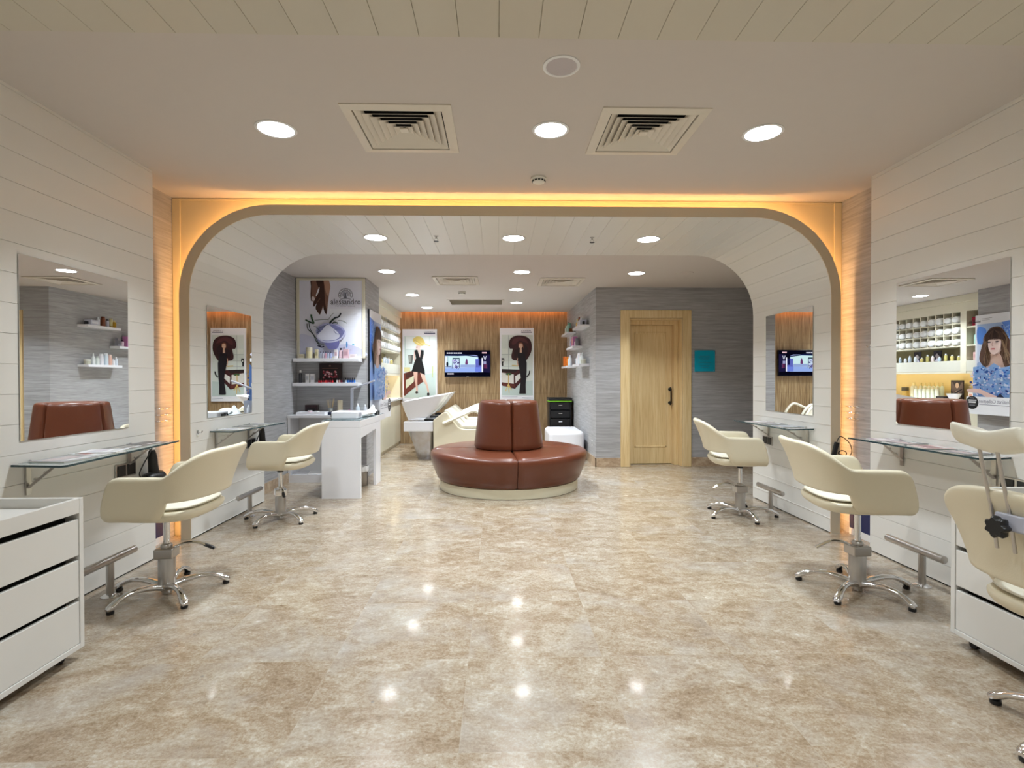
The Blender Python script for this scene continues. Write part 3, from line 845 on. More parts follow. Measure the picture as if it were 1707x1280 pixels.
seatp = [(.32, .105, 0), (.72, .10, 0), (.775, .103, 0), (.80, .125, 0), (.832, .20, 0), (.858, .28, 0), (.875, .345, 0), (.878, .375, .3), (.868, .402, .6), (.845, .418, 1), (.80, .424, 1), (.60, .428, 1), (.40, .43, 1), (.32, .43, 1)]
conep = [(.05, .432, 0), (.35, .432, 0), (.378, .437, 0), (.388, .455, 0), (.384, .50, 0), (.365, .65, 0), (.347, .80, 0), (.333, .91, 0), (.326, .938, .3), (.312, .952, .8), (.29, .957, 1), (.22, .953, 1), (.05, .945, 1)]
phi = -PI/2+R(5)
for k in range(4):
    a0 = phi+k*PI/2+.003; a1 = a0+PI/2-.006
    sector(seatp, a0, a1, .020).build('seat_section', M_BROWN, t, smooth=True)
    sector(conep, a0+.004, a1-.004, .020, 20).build('backrest_section', M_BROWN, t, smooth=True)

# ------------------------------------------------------------------ ottoman and black trolley
t = thing('ottoman', 'white leather ottoman on black feet beside the grey wall', 'ottoman', (1.02, 8.15, 0))
MB().box(-.27, .25, -.40, .42, .075, .43).build('cushion', M_WHITE, t, bevel=.06, seg=5)
MB().box(-.25, .245, -.38, .40, .06, .074).build('base_board', M_BLACK, t)
for x in (-.22, .22):
    for y in (-.33, .35): MB().box(x-.02, x+.02, y-.02, y+.02, 0, .06).build('foot', M_BLACK, t)
t = thing('salon_trolley', 'black plastic salon trolley with a lime green stripe behind the white ottoman', 'trolley', (1.07, 9.25, 0))
b = MB(); b.box(-.19, -.17, -.18, .18, .06, .80); b.box(.17, .19, -.18, .18, .06, .80); b.box(-.19, .19, .16, .18, .06, .80); b.box(-.19, .19, -.18, .18, .06, .09)
b.build('frame', M_BLACK, t, bevel=.004)
for z in (.11, .25, .39, .53, .67):
    b = MB().box(-.165, .165, -.18, .15, z, z+.125); dd = b.build('drawer', M_BLACK, t, bevel=.004)
    MB().obox((0, -.185, z+.075), (.06, .008, .012)).build('drawer_pull', M_CHROME, dd)
MB().box(-.2, .2, -.19, .19, .805, .825).build('green_stripe', col_mat((124, 196, 44)), t, bevel=.003)
MB().box(-.205, .205, -.195, .195, .827, .875).build('top_tray', M_BLACK, t, bevel=.012)
for x in (-.15, .15):
    for y in (-.14, .14): MB().tube([(x-.01, y, .03), (x+.01, y, .03)], .03, n=14).build('castor', M_BLACK, t)
# outlet low on the wall
t = thing('wall_socket', 'small socket low on the grey wall beside the ottoman', 'socket', (1.327, 7.42, .30))
MB().box(-.006, .0, -.04, .04, -.04, .04).build('face_plate', M_WHITEM, t, bevel=.002)
MB().box(-.0075, -.006, -.022, .022, -.022, .022).build('socket_hole', M_BLACK, t)

# ------------------------------------------------------------------ wash units
def wash_unit(y, lab):
    t = thing('shampoo_unit', lab, 'wash basin chair', (-1.0, y, 0), 0, 'wash basin chairs in a row')
    def rr(x0, x1, w, z0, z1, e=4.5, n=28, yo=0):
        out = []
        for k in range(n):
            a = 2*PI*k/n; c_, s_ = math.cos(a), math.sin(a)
            u = math.copysign(abs(c_)**(2/e), c_)
            out.append(((x0+x1)/2+(x1-x0)/2*u, yo+w*math.copysign(abs(s_)**(2/e), s_), z0+(z1-z0)*(u+1)/2))
        return out
    b = MB(); b.loft([rr(-.20, .02, .10, 0, 0, 6), rr(-.26, .03, .16, .22, .22, 6), rr(-.34, .05, .2, .43, .43, 6)]); b.build('pedestal', mat('pedestal_steel', (.46, .46, .49), .17, 1, var=.03), t, smooth=True)
    MB().box(-.385, .045, -.23, .23, .432, .575).build('service_tray', M_WHITE, t, bevel=.008)
    MB().obox((.0, 0, .59), (.2, .2, .03), 0).build('tilt_mount', M_BLACK, t)
    b = MB()
    b.loft([rr(-.34, -.03, .17, .60, .645, 7), rr(-.385, .09, .21, .72, .765, 7), rr(-.428, .235, .245, .855, .965, 7), rr(-.432, .245, .248, .862, .975, 7), rr(-.415, .225, .235, .862, .968, 7), rr(-.36, .08, .19, .76, .80, 6), rr(-.30, -.05, .12, .70, .71, 5)])
    b.build('basin', M_WHITE, t, smooth=True)
    b = MB().tube(smooth3([(-.33, .08, .78), (-.33, .08, .835), (-.29, .06, .85), (-.25, .04, .83)], 5), .010, n=8); b.build('tap', M_CHROME, t, smooth=True)
    # seat
    prof = [(.05, .05), (.05, .60), (.13, .66), (.20, .715), (.26, .71), (.33, .60), (.42, .49), (.50, .465), (1.02, .465), (1.06, .44), (1.06, .05)]
    MB().prism(prof, 'y', -.25, .25).build('seat_body', M_LEATH, t, bevel=.02, seg=3)
    bc = [(.20, .735), (.245, .745), (.285, .72), (.47, .52), (.50, .49), (.46, .47), (.40, .50)]
    MB().prism(bc, 'y', -.21, .21).build('back_cushion', M_SEATL, t, bevel=.014, seg=3)
    MB().box(.47, 1.05, -.21, .21, .47, .52).build('seat_cushion', M_SEATL, t, bevel=.018, seg=3)
    for s in (-1, 1):
        yy = s*.275
        pts = smooth3([(.20, yy, .55), (.32, yy, .60), (.48, yy, .67), (.64, yy, .735), (.72, yy, .70), (.80, yy, .60), (.84, yy, .50)], 4)
        MB().tube(pts, .028, n=8, squash=.8).build('armrest', M_SEATL, t, smooth=True)
wash_unit(8.05, 'white wash basin with cream reclining seat, nearest of the row beyond the sofa')
wash_unit(8.72, 'white wash basin with cream reclining seat, middle of the row beyond the sofa')
wash_unit(9.39, 'white wash basin with cream reclining seat, farthest and closest to the brown wall')

# ------------------------------------------------------------------ artwork helper
def text_poly(s, size=1.0):
    cu = bpy.data.curves.new('t', 'FONT'); cu.body = s; cu.size = size; cu.resolution_u = 2
    o = bpy.data.objects.new('t', cu); C.objects.link(o)
    bpy.context.view_layer.update()
    dg = bpy.context.evaluated_depsgraph_get()
    me = bpy.data.meshes.new_from_object(o.evaluated_get(dg))
    vs = [(v.co.x, v.co.y) for v in me.vertices]; fs = [tuple(p.vertices) for p in me.polygons]
    bpy.data.objects.remove(o); bpy.data.curves.remove(cu); bpy.data.meshes.remove(me)
    return vs, fs
class Art:
    """draws coloured shapes in picture pixels onto a plane: origin O at picture (x0,y1), U along x, V up"""
    def __init__(s, O, U, V, N, pb, w, h, step=.0004):
        s.O, s.U, s.V, s.N = Vector(O), Vector(U), Vector(V), Vector(N); s.pb = pb; s.w = w; s.h = h
        s.mb = MB(); s.mats = []; s.k = 0; s.step = step; s.emit = None
    def P(s, x, y, k):
        x0, y0, x1, y1 = s.pb
        return tuple(s.O+s.U*((x-x0)/(x1-x0)*s.w)+s.V*((y1-y)/(y1-y0)*s.h)+s.N*(s.step*k))
    def mi(s, c):
        if s.emit: m = glow('screen_%d_%d_%d' % tuple(c), s2l(*c), s.emit)
        else: m = col_mat(c, .42)
        if m not in s.mats: s.mats.append(m)
        return s.mats.index(m)
    def poly(s, c, pts, sm=False):
        if sm: pts = [(p[0], p[1]) for p in smooth3([(x, y, 0) for x, y in pts], 5, True)]
        s.k += 1
        s.mb.add([s.P(x, y, s.k) for x, y in pts], [tuple(range(len(pts)))], s.mi(c)); return s
    def ell(s, c, cx, cy, rx, ry, rot=0, n=24):
        a = R(rot); pts = []
        for k in range(n):
            t = 2*PI*k/n; u, v = rx*math.cos(t), ry*math.sin(t)
            pts.append((cx+u*math.cos(a)-v*math.sin(a), cy+u*math.sin(a)+v*math.cos(a)))
        return s.poly(c, pts)
    def rect(s, c, x0, y0, x1, y1): return s.poly(c, [(x0,y0),(x1,y0),(x1,y1),(x0,y1)])
    def line(s, c, pts, w):
        s.k += 1; P_ = smooth3([(x, y, 0) for x, y in pts], 4) if len(pts) > 2 else [Vector((x, y, 0)) for x, y in pts]
        L = []; Rr = []
        for i, p in enumerate(P_):
            d = P_[min(i+1, len(P_)-1)]-P_[max(i-1, 0)]; l = d.length or 1
            L.append((p.x-d.y/l*w/2, p.y+d.x/l*w/2)); Rr.append((p.x+d.y/l*w/2, p.y-d.x/l*w/2))
        n = len(L)
        s.mb.add([s.P(x, y, s.k) for x, y in L+Rr], [(i, i+1, n+i+1, n+i) for i in range(n-1)], s.mi(c)); return s
    def text(s, c, body, x0, x1, y, hgt, flip=False):
        vs, fs = text_poly(body)
        if not vs: return s
        mx0, mx1 = min(v[0] for v in vs), max(v[0] for v in vs); my1 = max(v[1] for v in vs)
        s.k += 1; out = []
        for a, b in vs:
            u = (a-mx0)/(mx1-mx0)
            out.append(s.P(x1+(x0-x1)*u if flip else x0+(x1-x0)*u, y-b/my1*hgt, s.k))
        s.mb.add(out, fs, s.mi(c)); return s
    def build(s, name, parent):
        # keep drawn faces facing the viewer
        me = bpy.data.meshes.new(name); me.from_pydata(s.mb.v, [], s.mb.f); me.update()
        for m in s.mats: me.materials.append(m)
        me.polygons.foreach_set('material_index', s.mb.m)
        o = bpy.data.objects.new(name, me); C.objects.link(o); o.parent = parent
        return o

# poster on the pillar (framed) ------------------------------------------------
t = thing('framed_poster', 'large framed poster of a hand reaching over a bowl of white salt on the pillar', 'poster', (0, 0, 0))
x0, x1, z0, z1 = -2.44, -1.615, 1.455, 2.428
yf = YP-.028
b = MB()
for (a, b_, c_, e) in ((x0, x0+.035, z0, z1), (x1-.035, x1, z0, z1), (x0+.035, x1-.035, z1-.028, z1), (x0+.035, x1-.035, z0, z0+.02)): b.box(a, b_, yf, YP-.001, c_, e)
b.build('poster_frame', mat('pale_frame', s2l(220, 214, 196), .35), t, bevel=.003)
A = Art((x0+.035, YP-.018, z0+.02), (1,0,0), (0,0,1), (0,-1,0), (88, 105, 975, 1225), x1-x0-.07, z1-z0-.048)
A.rect((226, 226, 240), 88, 105, 975, 1225)
A.rect((236, 238, 248), 520, 520, 975, 1225)
A.poly((206, 208, 232), [(88, 900), (330, 960), (520, 1060), (760, 1040), (975, 1120), (975, 1225), (88, 1225)], True)
# hand
A.poly((128, 92, 78), [(255, 106), (510, 106), (528, 190), (505, 330), (490, 450), (475, 590), (455, 585), (430, 530), (424, 480), (412, 520), (380, 605), (345, 570), (318, 520), (335, 450), (375, 380), (340, 430), (305, 480), (282, 460), (285, 415), (250, 400), (245, 300)])
A.poly((66, 40, 34), [(330, 106), (420, 106), (440, 230), (450, 420), (476, 588), (452, 585), (428, 520), (420, 470), (380, 600), (352, 575), (318, 520), (330, 450), (380, 372), (365, 380), (300, 485), (280, 455), (300, 400), (350, 300), (370, 240), (350, 190)], True)
A.poly((232, 232, 240), [(372, 200), (345, 250), (322, 320), (330, 330), (362, 270)], True)
A.poly((178, 138, 118), [(440, 108), (505, 108), (524, 200), (500, 320), (470, 300), (450, 200)], True)
A.ell((222, 208, 208), 283, 372, 24, 34, -12)
A.line((70, 44, 38), [(250, 110), (262, 240), (252, 330), (262, 408)], 12)
# emblem: fan of feathers
for i in range(13):
    a = R(180+8-i*196/12)
    cx, cy = 745+86*math.cos(a), 322-86*math.sin(a)
    A.ell((104, 104, 118), cx, cy, 20, 20, n=12); A.ell((232, 233, 244), cx, cy, 13, 13, n=12)
    A.line((104, 104, 118), [(745+30*math.cos(a), 330-30*math.sin(a)), (745+66*math.cos(a), 324-66*math.sin(a))], 5)
A.poly((104, 104, 118), [(725, 375), (735, 300), (745, 285), (755, 300), (765, 375)])
A.line((104, 104, 118), [(672, 385), (745, 365), (822, 385)], 8)
A.text((62, 62, 78), 'alessandro', 537, 960, 458, 82)
A.text((80, 80, 96), 'INTERNATIONAL', 606, 886, 490, 14)
# bowl
A.ell((150, 152, 196), 545, 930, 205, 92, -12); A.poly((120, 120, 178), [(470, 1000), (640, 980), (650, 1060), (610, 1110), (520, 1115), (470, 1070)], True)
A.ell((172, 174, 214), 535, 868, 212, 138, 6); A.ell((128, 130, 182), 535, 872, 190, 118, 6)
A.poly((222, 224, 242), [(340, 925), (420, 830), (470, 770), (520, 765), (560, 800), (640, 870), (660, 930), (600, 975), (480, 985), (390, 970)], True)
A.line((206, 208, 236), [(330, 930), (430, 1000), (560, 1005), (680, 960), (742, 870)], 20)
for pts, c, w in (([(180, 682), (230, 712), (300, 740)], (40, 66, 50), 22), ([(262, 605), (268, 650), (300, 740)], (52, 84, 58), 26), ([(310, 692), (400, 682), (500, 680)], (80, 92, 80), 8),
                  ([(500, 690), (545, 620), (580, 585)], (120, 126, 130), 8), ([(520, 740), (560, 690), (600, 660)], (34, 50, 42), 26), ([(590, 655), (650, 640), (682, 585)], (44, 50, 60), 22),
                  ([(640, 695), (700, 700), (765, 735)], (70, 84, 74), 8), ([(205, 740), (215, 820), (290, 900), (340, 1010), (400, 1080)], (50, 60, 60), 12), ([(230, 730), (250, 830), (330, 950), (370, 1030), (445, 1040)], (60, 72, 72), 10),
                  ([(350, 1060), (400, 1085), (445, 1075)], (52, 50, 84), 18), ([(560, 740), (590, 720), (640, 735)], (34, 60, 46), 16), ([(330, 800), (380, 840), (340, 880)], (70, 88, 88), 10),
                  ([(580, 840), (620, 890), (700, 890)], (110, 114, 150), 8), ([(600, 820), (680, 825)], (90, 92, 130), 7), ([(300, 780), (420, 790), (500, 745)], (80, 96, 96), 7)):
    A.line(c, pts, w)
A.ell((90, 150, 206), 765, 1050, 12, 50); A.ell((120, 196, 220), 855, 1048, 16, 12)
A.build('poster_print', t)

# posters on the brown wall ----------------------------------------------------
def wall_poster(x0, x1, z0, z1, lab, pb):
    t = thing('wall_poster', lab, 'poster', (0, 0, 0), 0, 'tall posters on the brown wall')
    MB().box(x0, x1, YW-.03, YW-.0, z0, z1).build('poster_panel', M_WHITE, t)
    return t, Art((x0, YW-.0305, z0), (1,0,0), (0,0,1), (0,-1,0), pb, x1-x0, z1-z0)
t, A = wall_poster(-1.764, -1.126, .80, 2.123, 'tall poster of a woman in a black dress and yellow hat', (52, 85, 628, 1278))
A.rect((214, 224, 220), 76, 200, 604, 1225)
A.rect((232, 238, 236), 100, 210, 600, 420); A.rect((222, 230, 228), 250, 430, 600, 640); A.rect((206, 216, 206), 420, 660, 604, 800)
A.poly((196, 212, 206), [(76, 1225), (200, 900), (604, 800), (604, 1225)])
A.line((180, 196, 190), [(100, 210), (100, 700)], 5); A.line((186, 200, 196), [(100, 418), (604, 418)], 5); A.line((190, 206, 200), [(500, 210), (500, 640)], 4)
A.rect((216, 206, 150), 76, 720, 180, 790); A.poly((96, 96, 92), [(148, 512), (235, 512), (216, 660), (160, 660)]); A.rect((150, 150, 142), 160, 520, 190, 640)
A.poly((98, 44, 34), [(72, 820), (230, 770), (400, 750), (400, 930), (90, 1195), (72, 1190)])
A.poly((206, 208, 182), [(108, 935), (240, 860), (240, 960), (108, 1075)]); A.poly((70, 34, 28), [(80, 830), (330, 770), (330, 830), (80, 905)])
A.line((110, 50, 38), [(92, 830), (92, 1190)], 30); A.line((104, 48, 36), [(90, 1140), (400, 930)], 46)
A.line((200, 206, 130), [(558, 700), (552, 890)], 12)
A.poly((216, 176, 158), [(238, 740), (300, 760), (300, 900), (300, 1000), (308, 1110), (282, 1120), (262, 980), (240, 860)], True)
A.poly((220, 186, 168), [(345, 780), (410, 810), (440, 920), (470, 1010), (495, 1130), (470, 1130), (440, 1020), (385, 930)], True)
A.ell((60, 50, 48), 288, 1138, 24, 20); A.ell((50, 44, 44), 480, 1168, 22, 26)
A.line((216, 182, 168), [(262, 440), (250, 560), (275, 640)], 22); A.line((222, 196, 186), [(402, 500), (412, 590)], 14)
A.poly((226, 200, 190), [(285, 360), (350, 360), (350, 420), (372, 440), (345, 560), (310, 440), (280, 420)], True)
A.poly((18, 16, 18), [(252, 438), (300, 425), (345, 560), (360, 430), (410, 436), (408, 500), (380, 600), (420, 760), (430, 850), (330, 800), (205, 790), (250, 640), (280, 570)])
A.poly((222, 196, 112), [(232, 250), (300, 205), (380, 225), (420, 290), (430, 330), (380, 362), (310, 350), (245, 300)], True)
A.line((232, 212, 150), [(260, 270), (320, 320), (400, 330), (520, 362)], 16); A.line((196, 164, 84), [(250, 270), (300, 290), (390, 350)], 9)
A.ell((150, 96, 78), 296, 385, 9, 11)
A.text((90, 92, 120), "L'ORÉAL", 416, 596, 140, 22); A.rect((92, 94, 122), 416, 146, 600, 164)
A.build('poster_print', t)
t, A = wall_poster(.037, .672, .80, 2.145, 'tall poster of a woman in black with huge brown hair', (45, 62, 622, 1262))
A.rect((216, 222, 216), 78, 175, 604, 1180)
A.poly((192, 206, 202), [(78, 1180), (78, 1000), (604, 930), (604, 1180)])
A.line((170, 176, 174), [(190, 180), (190, 1000)], 7); A.line((170, 176, 174), [(78, 495), (330, 495)], 6); A.line((170, 176, 174), [(78, 595), (340, 597)], 6); A.line((150, 156, 166), [(78, 700), (340, 690)], 6)
A.rect((226, 230, 222), 84, 400, 184, 490)
A.poly((20, 18, 20), [(72, 560), (118, 560), (122, 600), (102, 640), (104, 690), (76, 690)]); A.ell((220, 220, 214), 96, 600, 10, 16)
A.poly((66, 22, 24), [(76, 740), (380, 750), (420, 800), (400, 960), (300, 1070), (76, 1010)])
A.poly((216, 212, 206), [(80, 800), (280, 830), (280, 985), (80, 960)]); A.poly((222, 218, 212), [(305, 860), (400, 805), (415, 870), (310, 975)])
A.poly((34, 20, 20), [(76, 742), (350, 752), (300, 800), (76, 785)]); A.poly((96, 44, 36), [(90, 965), (300, 990), (300, 1050), (90, 1020)])
A.line((206, 180, 110), [(250, 680), (350, 690)], 18)
A.ell((64, 96, 60), 195, 825, 52, 20); A.line((206, 172, 96), [(190, 830), (188, 1000)], 12)
for p in ([(188, 990), (140, 1110)], [(188, 990), (200, 1140)], [(188, 990), (240, 1085)]): A.line((220, 190, 112), p, 12)
A.poly((58, 24, 28), [(380, 185), (480, 200), (560, 260), (585, 360), (570, 470), (500, 590), (420, 640), (340, 605), (260, 585), (240, 520), (262, 410), (215, 400), (195, 330), (225, 240), (300, 195)], True)
A.poly((84, 40, 44), [(270, 250), (360, 215), (470, 240), (530, 320), (470, 300), (380, 270), (300, 330), (250, 330)], True)
A.poly((40, 16, 22), [(440, 330), (520, 400), (500, 520), (440, 560), (380, 500), (300, 560), (290, 440), (350, 400)], True)
A.ell((226, 186, 160), 398, 350, 36, 48); A.poly((222, 184, 160), [(385, 395), (415, 395), (418, 470), (382, 470)])
A.poly((120, 60, 40), [(358, 330), (380, 302), (415, 302), (440, 330), (450, 400), (432, 360), (425, 325), (375, 325), (366, 400)], True)
A.ell((70, 40, 36), 384, 344, 8, 4); A.ell((70, 40, 36), 412, 344, 8, 4); A.ell((180, 70, 66), 398, 378, 9, 4)
A.poly((20, 14, 22), [(350, 480), (460, 470), (500, 640), (498, 780), (490, 900), (480, 1000), (484, 1150), (370, 1150), (400, 900), (380, 780), (352, 640)])
A.line((216, 170, 146), [(345, 560), (338, 620), (356, 690)], 14); A.line((24, 18, 24), [(500, 870), (540, 820), (548, 770)], 20)
A.text((84, 84, 100), "L'ORÉAL", 412, 582, 118, 20); A.rect((84, 84, 104), 408, 126, 590, 140)
A.line((150, 150, 170), [(80, 1205), (340, 1205)], 5); A.line((150, 150, 170), [(420, 1215), (600, 1222)], 5)
A.build('poster_print', t)

# tall poster on the pillar side ------------------------------------------------
t = thing('tall_poster', 'tall poster of a woman with long brown hair in a blue floral dress', 'poster', (0, 0, 0))
py0, py1, pz0, pz1 = 6.62, 7.26, .70, 2.07
MB().box(XP1+.001, XP1+.022, py0, py1, pz0, pz1).build('poster_panel', col_mat((30, 30, 34)), t)
# picture pixels are those of its reflection, so U runs from far to near
A = Art((XP1+.0225, py1, pz0), (0,-1,0), (0,0,1), (1,0,0), (132, 115, 548, 1185), py1-py0, pz1-pz0)
A.rect((236, 238, 244), 132, 115, 548, 1185)
A.rect((168, 190, 226), 150, 215, 548, 1000)
A.poly((92, 132, 206), [(380, 215), (548, 190), (548, 640), (480, 600), (440, 300)]); A.poly((84, 134, 214), [(155, 250), (240, 280), (215, 420), (155, 410)], True)
A.poly((206, 216, 236), [(150, 430), (220, 440), (200, 600), (150, 640)])
for i in range(60):
    x, y = random.uniform(400, 534), random.uniform(225, 520); A.ell(random.choice([(120, 158, 222), (70, 110, 196), (150, 180, 230)]), x, y, random.uniform(5, 13), random.uniform(5, 11), n=8)
A.poly((96, 70, 58), [(270, 300), (310, 262), (370, 258), (410, 290), (440, 340), (480, 420), (520, 470), (490, 560), (480, 660), (440, 690), (400, 660), (340, 600), (270, 680), (225, 660), (190, 590), (210, 470), (240, 370)], True)
A.poly((214, 180, 164), [(270, 620), (300, 540), (380, 540), (420, 640), (420, 700), (270, 700)], True)
A.poly((232, 206, 198), [(275, 385), (330, 375), (415, 380), (412, 460), (385, 530), (340, 552), (300, 520), (278, 460)], True)
A.poly((64, 44, 38), [(262, 400), (268, 330), (310, 285), (380, 280), (425, 330), (440, 400), (400, 395), (330, 385), (290, 398)], True)
A.poly((122, 92, 72), [(262, 400), (276, 480), (300, 560), (290, 640), (262, 670), (235, 600), (240, 480)], True)
A.poly((110, 82, 66), [(415, 385), (450, 470), (470, 560), (470, 660), (430, 680), (410, 600), (395, 520)], True)
A.poly((150, 120, 92), [(430, 440), (450, 520), (455, 610), (440, 600), (425, 520)], True)
for i in range(46):
    u = random.random(); side = random.random() < .5
    xa = 300-60*u if side else 400+60*u; xb = 225+60*u if side else 490-60*u
    A.line(random.choice([(70, 50, 42), (140, 110, 84), (96, 70, 56), (160, 132, 104)]), [(340+(xa-340)*.4, 285+random.uniform(0, 25)), (xa, 380), (xb+random.uniform(-8, 8), random.uniform(560, 665))], random.uniform(2, 5))
A.poly((64, 44, 38), [(262, 400), (268, 330), (310, 285), (380, 280), (425, 330), (440, 400), (400, 395), (330, 385), (290, 398)], True)
A.poly((232, 206, 198), [(292, 398), (330, 388), (400, 398), (408, 455), (385, 528), (340, 548), (306, 520), (290, 460)], True)
for i in range(16): A.line(random.choice([(84, 60, 50), (52, 36, 32), (110, 84, 68)]), [(345, 290), (270+i*10.5, 340), (272+i*9.6, 396)], 4)
A.ell((50, 40, 50), 303, 418, 17, 7); A.ell((50, 40, 50), 377, 418, 17, 7); A.line((190, 150, 140), [(338, 420), (332, 455), (345, 458)], 6)
A.ell((186, 92, 96), 340, 492, 22, 9); A.ell((220, 150, 150), 340, 497, 14, 4)
A.poly((142, 176, 222), [(150, 680), (230, 660), (290, 690), (350, 640), (420, 690), (480, 680), (548, 640), (548, 998), (150, 998)])
for i in range(170):
    x, y = random.uniform(152, 530), random.uniform(680, 978)
    if 690 < y or abs(x-340) > 60: A.ell(random.choice([(52, 96, 176), (30, 60, 140), (200, 218, 240), (176, 190, 232), (96, 150, 210), (222, 214, 232)]), x, y, random.uniform(6, 17), random.uniform(6, 13), random.uniform(0, 90), n=9)
A.poly((226, 192, 184), [(150, 915), (260, 915), (340, 950), (420, 985), (430, 998), (330, 998), (260, 960), (150, 950)], True)
A.poly((30, 40, 70), [(420, 998), (455, 955), (490, 998)])
A.rect((238, 240, 246), 132, 998, 548, 1185)
A.text((96, 96, 120), 'Instinct Collection', 258, 540, 1062, 40, flip=True)
A.line((150, 150, 170), [(260, 1078), (540, 1082)], 5)
A.ell((14, 14, 20), 192, 1062, 62, 70, n=32); A.rect((236, 236, 240), 158, 1050, 228, 1066); A.rect((200, 200, 206), 150, 1030, 234, 1044); A.rect((130, 130, 140), 165, 1085, 222, 1094); A.rect((160, 160, 170), 170, 1010, 212, 1018)
A.text((40, 40, 46), "L'ORÉAL", 155, 268, 190, 16, flip=True); A.rect((30, 30, 36), 152, 194, 272, 202); A.line((170, 172, 180), [(285, 170), (380, 168)], 6); A.line((180, 182, 190), [(285, 186), (360, 184)], 6)
A.build('poster_print', t)

# television ---------------------------------------------------------------------
t = thing('television', 'black flat television on the brown wall showing a bright salon picture', 'television', (0, 0, 0))
MB().box(-.985, -.135, YW-.075, YW-.03, 1.238, 1.733).build('housing', mat('tv_black', (.012, .012, .016), .18), t, bevel=.006)
MB().box(-.75, -.37, YW-.03, YW-.0, 1.35, 1.6).build('wall_mount', M_BLACK, t)
A = Art((-.975, YW-.0755, 1.252), (1,0,0), (0,0,1), (0,-1,0), (130, 135, 1550, 945), .83, .468, step=.0002); A.emit = 1.0
A.rect((8, 8, 22), 130, 135, 1550, 945)
A.rect((176, 200, 238), 130, 290, 1180, 820); A.rect((206, 236, 240), 220, 300, 1160, 600); A.poly((150, 176, 236), [(130, 700), (1290, 640), (1290, 815), (130, 815)])
A.poly((24, 34, 72), [(130, 250), (700, 240), (1180, 290), (1180, 340), (800, 290), (500, 300), (130, 290)])
A.poly((150, 160, 206), [(820, 262), (1080, 262), (1180, 300), (1100, 300)])
A.rect((232, 240, 250), 140, 310, 210, 640); A.rect((150, 186, 196), 212, 290, 232, 640)
A.rect((16, 40, 60), 370, 360, 595, 400); A.rect((200, 216, 240), 390, 410, 575, 700); A.line((30, 50, 76), [(585, 370), (590, 690)], 24); A.line((46, 60, 96), [(385, 370), (355, 700)], 20)
for i in range(26):
    x, y = random.uniform(370, 570), random.uniform(430, 700); A.ell(random.choice([(70, 50, 120), (40, 40, 96), (150, 110, 190), (100, 90, 170)]), x, y, random.uniform(8, 20), random.uniform(12, 36), n=8)
A.ell((14, 22, 40), 205, 560, 32, 80); A.line((60, 50, 90), [(150, 640), (330, 645)], 18)
A.poly((110, 60, 110), [(790, 420), (835, 420), (850, 560), (770, 560)], True); A.ell((120, 90, 140), 812, 405, 18, 24)
A.rect((150, 170, 216), 620, 570, 1080, 660)
A.rect((96, 104, 190), 1090, 400, 1280, 680); A.rect((24, 28, 70), 1190, 390, 1275, 600); A.rect((110, 130, 220), 1080, 660, 1290, 810)
A.rect((238, 240, 252), 1285, 360, 1325, 815); A.poly((30, 26, 60), [(1330, 260), (1550, 250), (1550, 830), (1330, 815)])
A.line((220, 224, 244), [(1350, 300), (1390, 420)], 18); A.line((220, 224, 244), [(1430, 300), (1400, 420)], 16); A.rect((150, 150, 190), 1340, 470, 1430, 560); A.rect((96, 44, 80), 1360, 560, 1440, 700); A.line((160, 120, 170), [(1450, 560), (1450, 710)], 10)
for a, b_ in ((190, 240), (250, 300), (308, 378), (402, 450), (460, 520), (530, 600), (608, 665)): A.rect((226, 226, 244), a, 188, b_, 224)
for a, b_ in ((1300, 1340), (1346, 1386), (1392, 1446)): A.rect((250, 206, 214), a, 176, b_, 216)
for a, b_ in ((205, 260), (268, 320), (328, 405)): A.rect((238, 232, 244), a, 850, b_, 886)
A.build('screen', t)
MB().box(-.58, -.54, YW-.077, YW-.075, 1.240, 1.246).build('maker_badge', M_CHROME, t)

